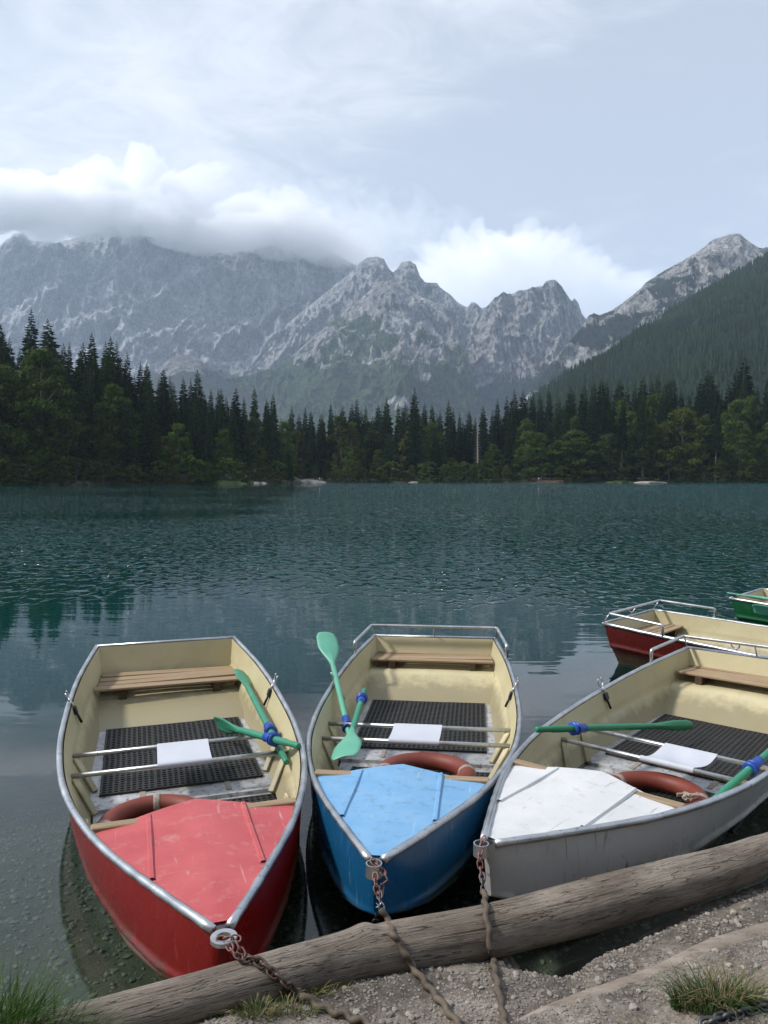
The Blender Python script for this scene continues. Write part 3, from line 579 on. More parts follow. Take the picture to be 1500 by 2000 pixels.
def dead_mesh():
    t = MB(); t.tube([(0, 0, -1), (.1, 0, 12), (-.1, 0, 22), (0, .1, 33)], [.42, .34, .22, .05], 7)
    b = MB()
    for k in range(70):
        z = 8 + k * .34; a = k * 2.4; L = (33 - z) * .07 + .5 + rnd.random() * .8
        b.tube([(0, 0, z), (math.cos(a) * L * .6, math.sin(a) * L * .6, z - .1 * L), (math.cos(a) * L, math.sin(a) * L, z - .5 * L)], [.07, .05, .02], 4)
    return t.mesh('trunk', MT['deadwood']), b.mesh('crown', MT['deadwood'])
SPR = [spruce_meshes(s, wid=w_, mat=m_, bare=b_, droop=dr) for s, w_, m_, b_, dr in ((1, .16, 'needles', .05, .35), (2, .19, 'needles', .04, .45), (3, .145, 'needles_b', .08, .3), (4, .18, 'needles_b', .03, .5), (5, .14, 'needles', .10, .4))]
TALLB = [spruce_meshes(s, wid=.105, mat='needles', bare=.42, droop=.4) for s in (8, 9)]
LEAF = [leafy_meshes(s, w=w_, mat=m_, n=n_) for s, w_, m_, n_ in ((11, .34, 'leaves', 7000), (12, .28, 'leaves', 6000), (13, .40, 'leaves_y', 7000), (14, .30, 'leaves_y', 6000), (15, .36, 'leaves', 7500))]
BUSH = [leafy_meshes(s, h=6, w=.6, mat=m_, low=.0, n=2600, leaf=.22) for s, m_ in ((21, 'leaves'), (22, 'leaves'), (23, 'leaves_y'))]
def put_tree(kind, pair, px, D, h, h0, label, cat, group=None, wx=1.0):
    z = float(shore_z(px, D)) - .2
    o = thing(kind, label, cat, ((px - 750) / F_PX * D, D, z), (0, 0, rnd.uniform(0, 6.28)), group)
    s_ = h / h0; o.scale = (s_ * wx * rnd.uniform(.9, 1.12), s_ * wx * rnd.uniform(.9, 1.12), s_); o.rotation_euler.x = rnd.gauss(0, .018); o.rotation_euler.y = rnd.gauss(0, .018)
    add_obj('trunk', pair[0], o); add_obj('crown', pair[1], o); return o
def top_h(px, D, ytop):
    return float(HC + D * (933.9 - ytop) / F_PX * 1.0 - shore_z(px, D))
SKY_L = [(-200, 640), (-60, 610), (0, 622), (20, 650), (40, 668), (90, 680), (110, 640), (130, 660), (160, 672), (182, 652), (205, 650), (222, 665), (252, 676), (290, 690), (320, 716), (350, 722), (388, 728), (415, 735), (450, 760), (482, 752), (520, 758), (548, 778), (570, 800), (600, 792), (640, 796), (676, 776), (700, 784), (740, 782), (762, 762), (782, 774), (806, 770), (830, 790), (860, 770), (880, 772), (905, 785), (940, 780), (975, 770), (1000, 752), (1040, 768), (1075, 752), (1118, 752), (1160, 740), (1210, 744), (1255, 738), (1300, 728), (1340, 745), (1385, 730), (1410, 735), (1445, 712), (1480, 722), (1530, 720), (1700, 690), (1900, 680)]
def skyline(px): return float(np.interp(px, [p[0] for p in SKY_L], [p[1] for p in SKY_L]))
def zone(px):
    if px < 150: return 'far left of the lake'
    if px < 345: return 'above the brown earth bank'
    if px < 560: return 'between grassy slope and gravel spit'
    if px < 780: return 'right of the gravel spit'
    if px < 935: return 'left of the dead grey trunk'
    if px < 1045: return 'between dead trunk and jetty'
    if px < 1236: return 'between jetty and pale strip'
    return 'right of the pale gravel strip'
ROWS = {}
def enlist(o, key, one, where):
    ROWS.setdefault((key, one, where), []).append(o)
def belt(row, off0, off1, step, dy0, dy1, leafp, lo=-230, hi=1660):
    px = lo
    while px < hi:
        D = float(shore_D(px)) + rnd.uniform(off0, off1)
        yt = skyline(px) + rnd.uniform(dy0, dy1) + (rnd.uniform(8, 30) if rnd.random() < .3 else 0)
        pl = leafp(px)
        if rnd.random() < pl:
            y2 = yt + rnd.uniform(10, 34) if row != 'back' else yt + 8
            yel = 560 < px < 760 and rnd.random() < .6
            i = rnd.choice([2, 3]) if (yel or rnd.random() < .2) else rnd.choice([0, 1, 4])
            k = 'yellowish green' if i in (2, 3) else 'green'
            enlist(put_tree('leafy_tree', LEAF[i], px, D, max(6, top_h(px, D, y2)), 18., 'x', 'tree', None, rnd.uniform(.55, .85) if row != 'front' else rnd.uniform(.7, 1.0)), f'{row} row', f'{k} leafy tree', zone(px))
        else:
            i = rnd.randrange(5)
            k = 'blue green' if i in (2, 3) else 'dark'
            enlist(put_tree('spruce_tree', SPR[i], px, D, max(8, top_h(px, D, yt)), 30., 'x', 'tree', None, rnd.uniform(.8, 1.15)), f'{row} row', f'{k} spruce', zone(px))
        px += step * rnd.uniform(.75, 1.3)
belt('back', 38, 60, 17, -6, 16, lambda p: .05)
belt('middle', 18, 34, 19, 12, 55, lambda p: .5 if 540 < p < 760 or p > 1200 else .16)
belt('front', 3, 10, 24, 60, 120, lambda p: .75 if p > 540 and not 780 < p < 1000 else .5)
# (labels are given once all trees stand)
# trees that stand out
put_tree('spruce_tree', SPR[0], 62, 248, top_h(62, 248, 604), 30., 'tall spruce with see-through top, highest of the left shore', 'tree', wx=1.05)
put_tree('spruce_tree', SPR[3], 107, 246, top_h(107, 246, 624), 30., 'tall spruce just right of the highest one on the left shore', 'tree', wx=1.1)
put_tree('spruce_tree', SPR[1], 2, 232, top_h(2, 232, 618), 30., 'dark spruce cut by the left edge of the picture', 'tree', wx=1.2)
put_tree('spruce_tree', SPR[2], 807, 312, top_h(807, 312, 757), 30., 'sharply pointed spruce standing clear of its neighbours in the centre', 'tree', wx=1.0)
put_tree('spruce_tree', SPR[1], 1385, 330, top_h(1385, 330, 722), 30., 'dark broad spruce rising above leafy trees on the right', 'tree', wx=1.2)
put_tree('spruce_tree', SPR[3], 1445, 335, top_h(1445, 335, 698), 30., 'highest dark spruce near the right edge', 'tree', wx=1.2)
put_tree('leafy_tree', LEAF[4], 85, 204, top_h(85, 204, 690), 18., 'big round leafy tree at the waterline under the highest spruces', 'tree', wx=.8)
put_tree('leafy_tree', LEAF[2], 1330, 296, top_h(1330, 296, 800), 18., 'broad leafy tree with brownish crown near the right edge', 'tree', wx=.9)
put_tree('leafy_tree', LEAF[0], 1120, 297, top_h(1120, 297, 842), 18., 'low spreading leafy tree just right of the jetty', 'tree', wx=1.35)
put_tree('dead_tree', dead_mesh(), 933, 300, top_h(933, 300, 815), 33., 'dead grey trunk with bare stubs among the central spruces', 'tree')
put_tree('tall_spruce', TALLB[0], 1212, 292, top_h(1212, 292, 780), 30., 'spruce with long bare pale trunk, left one of the pair by the pale strip', 'tree')
put_tree('tall_spruce', TALLB[1], 1254, 291, top_h(1254, 291, 760), 30., 'spruce with long bare trunk rising directly from the pale gravel strip', 'tree')
put_tree('tall_spruce', TALLB[1], 1396, 288, top_h(1396, 288, 790), 30., 'spruce with thin bare trunk at the waterline near the right edge', 'tree')
bz = {0: 'at the far left', 345: 'by the bright grassy slope', 560: 'right of the gravel spit', 780: 'below the central spruces', 1045: 'by the jetty', 1236: 'near the right edge'}
px = -20
while px < 1540:
    if not (1236 < px < 1295 or 350 < px < 362 or 556 < px < 632 or 1046 < px < 1100):
        z_ = [v for k, v in bz.items() if px >= k][-1] if px >= 0 else 'at the far left'
        i = rnd.randrange(3); D = float(shore_D(px)) + rnd.uniform(-.5, 3)
        enlist(put_tree('bush', BUSH[i], px, D, rnd.uniform(3.0, 8.5), 6., 'x', 'bush', None, rnd.uniform(.8, 1.3)), 'at the waterline', f'{"yellowish" if i == 2 else "green"} bush', zone(px))
    px += rnd.uniform(12, 26)
for (px, h, lb) in ((370, 8, 'tall bush at the left end of the bright grassy slope'), (398, 6.5, 'rounded bush leaning over the bright grassy slope'), (535, 4.2, 'bright round bush beside the short pale strip')):
    put_tree('bush', BUSH[1 if px != 535 else 2], px, float(shore_D(px)) + 1, h, 6., lb, 'bush', wx=1.2)

ORD = 'leftmost second third fourth fifth sixth seventh eighth ninth tenth eleventh twelfth thirteenth fourteenth fifteenth sixteenth seventeenth eighteenth nineteenth twentieth'.split()
for (row, one, where), os_ in ROWS.items():
    os_.sort(key=lambda o: o.location.x / o.location.y)
    for i, o in enumerate(os_):
        o['group'] = f'{one}s, {row}, {where}' if len(os_) > 1 else f'{one}, {row}'
        o['label'] = (f'{ORD[min(i, 19)]} ' + (f'{one} ' if i == 0 else f'{one} from the left ') if len(os_) > 1 else f'only {one} ') + f'{row}, {where}'
# ------------------------------------------------------------------ jetty and people on the far shore
jd = 288.; jt = thing('jetty', 'low reddish wooden jetty on the far shore', 'jetty', ((1073 - 750) / F_PX * jd, jd, 0))
for k in range(24): MB().box((-4.7 + k * .4, 0, 1.0), (.36, 3.4, .12)).build('plank', MT['jetty'], jt)
for x in (-4.6, -1.6, 1.6, 4.6): MB().tube([(x, -1.5, -1.2), (x, -1.5, .94)], .11, 7).build('post', MT['jetty'], jt)
MB().box((0, -1.5, .85), (9.6, .12, .16)).build('beam', MT['jetty'], jt)
def person(px, D, z, label, sit=False, shirt='shirt', face=0.):
    t = thing('person', label, 'person', ((px - 750) / F_PX * D, D, z), (0, 0, face))
    me = bpy.data.meshes.new('body')
    if not sit:
        v = [(0, 0, .92), (0, 0, 1.15), (0, 0, 1.42), (0, 0, 1.52), (0, -.02, 1.64), (.17, 0, 1.40), (.24, .02, 1.12), (.22, -.08, .88), (-.17, 0, 1.40), (-.24, .02, 1.12), (-.20, -.1, .88), (.09, 0, .88), (.11, -.02, .5), (.12, .02, .08), (.12, -.12, .04), (-.09, 0, .88), (-.11, .05, .5), (-.12, .1, .08), (-.12, -.04, .04)]
    else:
        v = [(0, 0, .12), (0, .03, .35), (0, 0, .62), (0, 0, .72), (0, -.02, .84), (.17, 0, .60), (.22, -.08, .36), (.16, -.3, .3), (-.17, 0, .60), (-.22, -.08, .36), (-.16, -.3, .3), (.09, -.05, .12), (.11, -.42, .38), (.11, -.55, .06), (.11, -.66, .04), (-.09, -.05, .12), (-.11, -.42, .38), (-.11, -.55, .06), (-.11, -.66, .04)]
    e = [(0, 1), (1, 2), (2, 3), (3, 4), (2, 5), (5, 6), (6, 7), (2, 8), (8, 9), (9, 10), (0, 11), (11, 12), (12, 13), (13, 14), (0, 15), (15, 16), (16, 17), (17, 18)]
    rr = [.13, .13, .14, .055, .105, .065, .045, .035, .065, .045, .035, .095, .065, .045, .035, .095, .065, .045, .035]
    me.from_pydata(v, e, []); me.materials.append(MT['trousers'])
    b = add_obj('body', me, t); m = b.modifiers.new('skin', 'SKIN')
    for i, r_ in enumerate(rr): me.skin_vertices[0].data[i].radius = (r_, r_ * .8 if i < 3 else r_)
    me.skin_vertices[0].data[0].use_root = True; m.use_smooth_shade = True
    s2 = b.modifiers.new('sub', 'SUBSURF'); s2.levels = s2.render_levels = 1
    zz = .52 if sit else 1.2
    sh = MB(); sh.tube([(0, 0, zz - .32), (0, .02, zz - .1), (0, 0, zz + .14), (0, 0, zz + .27)], [.17, .17, .2, .08], 10); sh.build('shirt', MT[shirt], t)
    hd = MB(); hz_ = .85 if sit else 1.64
    hd.tube([(0, -.01, hz_ - .12), (0, -.01, hz_ - .06), (0, 0, hz_ + .04), (0, 0, hz_ + .115)], [.05, .09, .1, .04], 10); hd.build('head', MT['skin'], t)

for a in ((1052, 287.6, 1.07, 'person in white shirt sitting at the left end of the jetty', True, 'shirt', .3),
          (1057, 288.4, 1.07, 'person in dark top sitting beside the white shirt on the jetty', True, 'trousers', -.4),
          (624, 287.5, .5, 'person in white shirt standing at the right tip of the gravel spit', False, 'shirt', 0),
          (588, 289.5, .9, 'person in dark clothes standing on the middle of the gravel spit', False, 'trousers', 1.),
          (442, 236.5, 1.6, 'person in pale shirt standing above the bright grassy slope', False, 'shirt', .6),
          (481, 246., 1.2, 'person standing under the trees right of the bright grassy slope', False, 'shirt', 2.)):
    person(*a)

# ------------------------------------------------------------------ near bank: log, ground, lake bed, water
LOGP = [(-260, 2165, 1.83, .28, .075), (0, 2055, 2.02, .28, .064), (173, 2006, 2.08, .28, .063), (400, 1944, 2.2, .28, .067), (551, 1905, 2.36, .25, .078), (700, 1866, 2.56, .215, .083), (833, 1842, 2.66, .195, .086), (960, 1818, 2.74, .19, .088), (1140, 1772, 2.92, .19, .092), (1340, 1718, 3.15, .19, .09), (1430, 1692, 3.30, .19, .083), (1500, 1666, 3.43, .19, .075), (1640, 1628, 3.62, .19, .07), (1800, 1590, 3.8, .19, .065)]
LP = []
for (px, py, D0, z, r_) in LOGP:
    p = atz(px, py, z); LP.append((p, r_))
lx = np.array([p.x for p, r_ in LP]); ly = np.array([p.y for p, r_ in LP]); lz = np.array([p.z for p, r_ in LP]); lr = np.array([r_ for p, r_ in LP])
print('LOG', [(round(p.x, 2), round(p.y, 2)) for p, r_ in LP])
def log_d(x, y):
    """signed distance from the log's centre line, positive towards the viewer; and position along it"""
    x = np.asarray(x, float); y = np.asarray(y, float); best = np.full(x.shape, 1e9); sg = np.zeros(x.shape); xx = np.zeros(x.shape)
    for i in range(len(lx) - 1):
        ax, ay, bx, by = lx[i], ly[i], lx[i + 1], ly[i + 1]
        if i == 0: ax, ay = ax - (bx - ax) * 30, ay - (by - ay) * 30
        if i == len(lx) - 2: bx, by = bx + (bx - ax) * 30, by + (by - ay) * 30
        dx, dy = bx - ax, by - ay; t = np.clip(((x - ax) * dx + (y - ay) * dy) / (dx * dx + dy * dy), 0, 1)
        qx, qy = ax + t * dx, ay + t * dy; d = np.hypot(x - qx, y - qy); s_ = np.sign((x - qx) * dy - (y - qy) * dx)
        m = d < best; best = np.where(m, d, best); sg = np.where(m, s_, sg); xx = np.where(m, qx, xx)
    return best * sg, xx
HOLE = atz(1075, 1868, .12); BERM = [tuple(atz(px, py, .24))[:2] for px, py in ((760, 2100), (960, 2010), (1080, 1958), (1200, 1905), (1300, 1868), (1400, 1822), (1500, 1792), (1700, 1730), (2000, 1640))]
bx_, by_ = np.array([p[0] for p in BERM]), np.array([p[1] for p in BERM])
def ground_z(x, y, fine=True):
    d, q = log_d(x, y)
    zl = np.interp(q, lx, lz); rl = np.interp(q, lx, lr)
    low = sstep(.25, .6, q) * .03
    z = zl - rl * .75 - low + .11 * np.clip(d - .02, 0, 3) + .02 * sstep(.02, .2, d)
    z = z - .10 * np.exp(-((d - .03) / .06) ** 2) * sstep(.42, .62, q) * (1 - .85 * sstep(.85, 1.35, q))
    z = z + .018 * np.exp(-((d - .1) / .05) ** 2) * (1 - sstep(.2, .5, q))        # soil heaped against the log
    off_ = -.02 + .045 * sstep(.42, .62, q); inl = sstep(0, -.14, d - off_)
    bed = -.16 - .13 * np.clip(-d - .15, 0, 60) - .10 * np.clip(-d - 3.2, 0, 60)
    bed = np.maximum(bed, -5 + 0 * bed)
    z = z * (1 - inl) + bed * inl
    z = z - .26 * np.exp(-((x - HOLE.x) / .085) ** 2 - ((y - HOLE.y - .05) / .10) ** 2) * (1 - inl)
    z = z - .09 * np.exp(-((x - HOLE.x - .16) / .22) ** 2 - ((d - .07) / .07) ** 2) * (1 - inl)
    db = np.interp(x, bx_, by_) - y                      # behind this line (towards the viewer) the bank steps up
    z = z + (.055 * sstep(-.03, .03, db) - .016 * np.exp(-((db + .06) / .05) ** 2)) * sstep(.0, .35, x) * (1 - inl)
    # left end: the bank falls to the water and to a grassy foot
    nz = .007 * fbm(x / .22, y / .22, 4, 61) + .014 * fbm(x / .8, y / .8, 3, 62)
    if fine: nz = nz + .004 * fbm(x / .035, y / .035, 4, 63)
    return z + nz * np.where(d > 0, 1, .8)
gx_ = np.concatenate([-np.geomspace(14.5, 700, 20)[::-1], np.linspace(-14, -2.2, 30)[:-1], np.linspace(-2.2, 2.6, 430), np.linspace(2.6, 16, 36)[1:], np.geomspace(16.5, 700, 20)])
gy_ = np.concatenate([np.linspace(-7, 1.3, 20)[:-1], np.linspace(1.3, 4.8, 330), 4.8 + np.linspace(0, 1, 50)[1:] ** 2 * 90])
GX, GY = np.meshgrid(gx_, gy_)
GZ = ground_z(GX, GY)
land = GY < 3.4
o = add_obj('ground', np_mesh('ground', np.stack([GX, GY, GZ], -1).reshape(-1, 3), grid_faces(*GX.shape), MT['bank'], True)); GROUND = o
tag(o, 'gravelly soil bank that runs down under the water as the lake bed', kind='structure')
# soil above, muddy stones below the waterline: one material told apart by height
def bank_mix():
    m = MT['bank']; n = m.node_tree.nodes; l = m.node_tree.links
    p = [x for x in n if x.type == 'BSDF_PRINCIPLED'][0]; src = p.inputs['Base Color'].links[0].from_socket
    g = N(n, 'ShaderNodeNewGeometry'); s_ = N(n, 'ShaderNodeSeparateXYZ'); l.new(g.outputs['Position'], s_.inputs[0])
    no = N(n, 'ShaderNodeTexNoise', Scale=9.0, Detail=6); l.new(g.outputs['Position'], no.inputs['Vector'])
    a = N(n, 'ShaderNodeMapRange'); a.inputs['From Min'].default_value = -.02; a.inputs['From Max'].default_value = .05; l.new(s_.outputs['Z'], a.inputs['Value'])
    c = N(n, 'ShaderNodeMix', data_type='RGBA'); c.inputs[6].default_value = (.07, .065, .045, 1); c.inputs[7].default_value = (.24, .22, .17, 1); l.new(no.outputs['Fac'], c.inputs[0])
    mm = N(n, 'ShaderNodeMix', data_type='RGBA'); l.new(a.outputs[0], mm.inputs[0]); l.new(c.outputs[2], mm.inputs[6])
    # darker damp soil patches
    big = N(n, 'ShaderNodeTexNoise', Scale=3.2, Detail=5, Roughness=.6); l.new(g.outputs['Position'], big.inputs['Vector'])
    br = N(n, 'ShaderNodeMapRange'); br.inputs['From Min'].default_value = .42; br.inputs['From Max'].default_value = .6; br.inputs['To Min'].default_value = .34; br.inputs['To Max'].default_value = 1.; l.new(big.outputs['Fac'], br.inputs['Value'])
    sc = N(n, 'ShaderNodeVectorMath', operation='SCALE'); l.new(src, sc.inputs[0]); l.new(br.outputs[0], sc.inputs['Scale'])
    l.new(sc.outputs[0], mm.inputs[7]); l.new(mm.outputs[2], p.inputs['Base Color'])
bank_mix()

# lake surface
wx_ = np.concatenate([-np.geomspace(14, 900, 24)[::-1], np.linspace(-13.5, 13.5, 110), np.geomspace(14, 900, 24)])
wy_ = np.concatenate([np.linspace(.8, 14, 110), np.geomspace(14.4, 330, 40)])
WX, WY = np.meshgrid(wx_, wy_)
depth = np.clip(-ground_z(WX, WY, False), 0, 8)
turb = 1 - np.exp(-np.clip(depth - .15, 0, 9) * 1.1 - 3. * np.clip(depth - .6, 0, 9))
turb = np.where(WY > 30, 1.0, turb)
o = add_obj('water', np_mesh('water', np.stack([WX, WY, 0 * WX], -1).reshape(-1, 3), grid_faces(*WX.shape), MT['water'], True, {'turbidity': turb})); tag(o, 'dark teal lake surface, calm near the boats and rippled further out', kind='structure')
o = add_obj('lake_floor', np_mesh('lake_floor', [(-900, 40, -5.4), (900, 40, -5.4), (900, 340, -5.4), (-900, 340, -5.4)], [(0, 1, 2, 3)], MT['bed'])); tag(o, 'deep lake floor', kind='structure')

# log
def build_log():
    path = smooth_path([p for p, r_ in LP], 26); n = len(path); seg = 44
    rr = np.interp([p.x for p in path], lx, lr); A = np.arange(seg) * 2 * np.pi / seg; V = []
    L = np.concatenate([[0], np.cumsum([(path[i + 1] - path[i]).length for i in range(n - 1)])])
    for i, p in enumerate(path):
        t = (path[min(i + 1, n - 1)] - path[max(i - 1, 0)]).normalized(); s_ = Vector((0, 0, 1)).cross(t).normalized(); u = t.cross(s_)
        bump = 1 + .035 * fbm(np.cos(A) * 1.2 + L[i] * .9, np.sin(A) * 1.2 + L[i] * .7, 4, 71) * 2 + .05 * pnoise(A * 0 + L[i] * 1.3, A * 0 + 2, 72)
        crack = ridged(A * 2.2, A * 0 + L[i] * .55 + .4 * np.sin(A * 3), 3, 73); bump = bump - .05 * sstep(.62, .9, crack)
        # broken snag left of the blue boat's chain
        k = math.exp(-((p.x - at(712, 1815, 2.56).x) / .035) ** 2); bump = bump + .16 * k * np.exp(-((A - 1.35) / .45) ** 2) - .07 * math.exp(-((p.x - at(742, 1815, 2.56).x) / .025) ** 2) * np.exp(-((A - 1.4) / .5) ** 2)
        for a, b in zip(A, bump):
            w = p + (s_ * math.cos(a) + u * math.sin(a)) * rr[i] * float(b); V.append(w)
    at_l = np.repeat(L, seg); cA = np.tile(np.cos(A) * .09, n); sA = np.tile(np.sin(A) * .09, n)
    F = []
    for i in range(n - 1):
        for k in range(seg): F.append((i * seg + k, i * seg + (k + 1) % seg, (i + 1) * seg + (k + 1) % seg, (i + 1) * seg + k))
    me = np_mesh('log', [tuple(v) for v in V], F, MT['log'], True, {'along': at_l, 'ca': cA, 'sa': sA})
    t = thing('mooring_log', 'long weathered log lying along the water edge in front of the boats', 'log', tuple(LP[7][0]))
    o = add_obj('trunk', me, t); o.location = -LP[7][0]
    kn = at(1142, 1722, 2.86); MB().tube([kn + Vector((0, .02, -.03)), kn, kn + Vector((.004, -.004, .012))], [.02, .018, .010], 9).build('knot', MT['wood_dk'], t).location = -LP[7][0]
build_log()

# half buried timber behind the grass tuft
BT = [Vector((p.x, p.y, float(ground_z(p.x, p.y, False)) + dz)) for p, dz in [(atz(px, py, .24), dz) for px, py, dz in ((1010, 1990, -.045), (1080, 1962, -.024), (1140, 1934, -.014), (1200, 1908, -.010), (1300, 1868, -.008), (1400, 1826, -.006), (1500, 1794, -.006), (1620, 1756, -.008), (1750, 1716, -.03))]]
def build_timber():
    path = smooth_path(BT, 14); mb = MB(); V = []; seg = 26; A = np.arange(seg) * 2 * np.pi / seg; n = len(path); Ls = [0.]
    for a, b in zip(path, path[1:]): Ls.append(Ls[-1] + (b - a).length)
    for i, p in enumerate(path):
        t = (path[min(i + 1, n - 1)] - path[max(i - 1, 0)]).normalized(); x = Vector((0, 0, 1)).cross(t).normalized(); u = t.cross(x)
        bp = 1 + .14 * fbm(np.cos(A) + Ls[i] * 2, np.sin(A) + Ls[i] * 2.4, 4, 95)
        V += [tuple(p + (x * (math.cos(a) * 1.25) + u * math.sin(a)) * .034 * float(b)) for a, b in zip(A, bp)]
    F = [(i * seg + k, i * seg + (k + 1) % seg, (i + 1) * seg + (k + 1) % seg, (i + 1) * seg + k) for i in range(n - 1) for k in range(seg)]
    o = add_obj('buried_timber', np_mesh('buried_timber', V, F, principled('earthy_worn_timber', (.17, .135, .105), (.30, .255, .21), 6, (1, 3, 3), rough=.95, bump=.7, bscale=40, bdist=.006, c3=(.11, .085, .065), c3r=(.52, .68), c3scale=14), True))
    tag(o, 'worn earth-coloured timber half buried in the gravel bank behind the grass tuft', 'timber')
build_timber()
# stones and gravel
def ico():
    bm = bmesh.new(); bmesh.ops.create_icosphere(bm, subdivisions=1, radius=1); v = np.array([x.co[:] for x in bm.verts]); f = np.array([[q.index for q in x.verts] for x in bm.faces]); bm.free(); return v, f
IV, IF = ico()
def scatter(name, label, n, xr, yr, r0, r1, mat, cond, kind='stuff', parent=None, sink=.35):
    x = NR.uniform(*xr, n); y = NR.uniform(*yr, n); m = cond(x, y); x, y = x[m], y[m]; n = len(x)
    r_ = r0 + (r1 - r0) * NR.uniform(0, 1, n) ** 2.8; z = ground_z(x, y)
    th = NR.uniform(0, 6.28, n); sx = NR.uniform(.8, 1.5, n); sz = NR.uniform(.45, .85, n)
    v = IV[None] * (1 + NR.uniform(-.22, .22, (n, len(IV), 1))); v = v * np.stack([sx, np.ones(n), sz], -1)[:, None] * r_[:, None, None]
    X = v[..., 0] * np.cos(th)[:, None] - v[..., 1] * np.sin(th)[:, None]; Y = v[..., 0] * np.sin(th)[:, None] + v[..., 1] * np.cos(th)[:, None]
    V = np.stack([X + x[:, None], Y + y[:, None], v[..., 2] + (z + r_ * sz * sink)[:, None]], -1)
    F = (np.arange(n)[:, None, None] * len(IV) + IF[None]).reshape(-1, 3)
    o = add_obj(name, np_mesh(name, V.reshape(-1, 3), F, mat), parent); return tag(o, label, kind=kind)
dens = lambda x, y: fbm(x / .3, y / .3, 3, 81) + .25
scatter('gravel', 'small limestone gravel strewn over the soil bank', 85000, (-.6, 2.3), (1.7, 3.6), .0016, .0062, MT['stone'], lambda x, y: (log_d(x, y)[0] > .05) & (NR.uniform(-.5, 1, len(x)) < dens(x, y) * 1.6) & (y > 1.95 + .0 * x) & (np.abs(x) < y * .56))
scatter('lake_bed_gravel', 'stones on the shallow lake bed seen through the water', 20000, (-3.4, 3.), (2.0, 6.), .004, .019, MT['bedstone'], lambda x, y: log_d(x, y)[0] < -.15)
SM = []
for k in range(8):
    v = IV * (1 + NR.uniform(-.22, .22, (len(IV), 1))) * np.array([NR.uniform(.9, 1.4), 1, NR.uniform(.5, .8)]); SM.append(np_mesh('stone', v, IF, MT['stone']))
cnt = 0
while cnt < 190:
    px, py = rnd.uniform(560, 1530), rnd.uniform(1700, 2010); p = atz(px, py, .2); d = float(log_d(p.x, p.y)[0])
    if d < .07: continue
    near_edge = (d < .35 and px > 1150) or rnd.random() < .35
    if not near_edge: continue
    r_ = rnd.uniform(.0075, .012) if rnd.random() < .85 else rnd.uniform(.012, .018)
    z = float(ground_z(p.x, p.y)); o = add_obj('stone', SM[cnt % 8], GROUND); o.location = (p.x, p.y, z + r_ * .25); o.scale = (r_,) * 3; o.rotation_euler = (rnd.uniform(-.3, .3), rnd.uniform(-.3, .3), rnd.uniform(0, 6.28)); cnt += 1

# grass
def blades(n, cx, cy, spread, h0, h1, lean, wid=.0022, leandir=None, seed=0):
    r_ = np.random.RandomState(seed); V = []; F = []
    for k in range(n):
        a = r_.uniform(0, 6.28); q = r_.uniform(0, 1) ** .6; x = cx + math.cos(a) * spread[0] * q; y = cy + math.sin(a) * spread[1] * q
        z = float(ground_z(x, y, False)) - .004; h = r_.uniform(h0, h1); b = a + r_.uniform(-.9, .9) if leandir is None else leandir + r_.uniform(-.8, .8)
        le = r_.uniform(.2, 1) * lean; w = wid * r_.uniform(.7, 1.3); c = r_.uniform(0, 3.14); i = len(V); ns = 5
        for j in range(ns + 1):
            t = j / ns; o_ = le * h * t ** 2; zz = z + h * t * (1 - .45 * le * t * t); ww = w * (1 - t ** 1.5) + .0002
            X, Y = x + math.cos(b) * o_, y + math.sin(b) * o_
            V += [(X - math.cos(c) * ww, Y - math.sin(c) * ww, zz), (X + math.cos(c) * ww, Y + math.sin(c) * ww, zz)]
        F += [(i + 2 * j, i + 2 * j + 1, i + 2 * j + 3, i + 2 * j + 2) for j in range(ns)]
    return V, F
def blade_thing(name, label, cat, mat, *a, kind=None, **k):
    V, F = blades(*a, **k); o = add_obj(name, np_mesh(name, V, F, mat)); return tag(o, label, cat, kind=kind)
g = atz(1398, 1952, .26); V1, F1 = blades(520, g.x, g.y, (.13, .045), .04, .13, 1.1, .0019, seed=1)
tf = thing('grass_tuft', 'half dry grass tuft on the gravel at the lower right corner', 'grass tuft', (g.x, g.y, float(ground_z(g.x, g.y)))); iv = Vector(tf.location)
add_obj('green_blades', np_mesh('green_blades', V1, F1, MT['grass_g']), tf, kind='stuff').location = -iv
V1, F1 = blades(330, g.x + .02, g.y, (.12, .04), .04, .15, 1.0, .0016, seed=9)
add_obj('dry_blades', np_mesh('dry_blades', V1, F1, MT['grass_y']), tf, kind='stuff').location = -iv
g = atz(1240, 2000, .29); blade_thing('grass_tuft', 'small sparse dry grass tuft at the bottom edge', 'grass tuft', MT['grass_dry'], 160, g.x, g.y, (.07, .05), .02, .05, .9, .0013, seed=2)
Vs, Fs = [], []
for k, (px, py, n_, h1_) in enumerate(((-60, 2060, 500, .33), (10, 2070, 550, .34), (80, 2065, 420, .22), (140, 2060, 300, .17), (-120, 2040, 300, .40))):
    g = atz(px, py, .26); v, f = blades(n_, g.x, g.y, (.07, .05), h1_ * .35, h1_, 1.0, .0021, seed=40 + k); b_ = len(Vs); Vs += v; Fs += [tuple(i + b_ for i in q) for q in f]
tag(add_obj('grass_clump', np_mesh('grass_clump', Vs, Fs, MT['grass'])), 'tall lush green grass clump at the lower left corner over the water', 'grass clump')
Vs, Fs = [], []
for k, (px, py, n_) in enumerate(((330, 1992, 260), (400, 1975, 320), (470, 1955, 320), (540, 1938, 260), (600, 1925, 160), (500, 1990, 200), (640, 1915, 60), (260, 2000, 200), (570, 1975, 90))):
    g = atz(px, py, .235); v, f = blades(int(n_ * 1.5), g.x, g.y, (.075, .035), .015, .06, 1.1, .0015, seed=20 + k); b_ = len(Vs); Vs += v; Fs += [tuple(i + b_ for i in q) for q in f]
tag(add_obj('grass', np_mesh('grass', Vs, Fs, MT['grass_dry'])), 'short grass growing along the near side of the log', kind='stuff')
tw = MB()
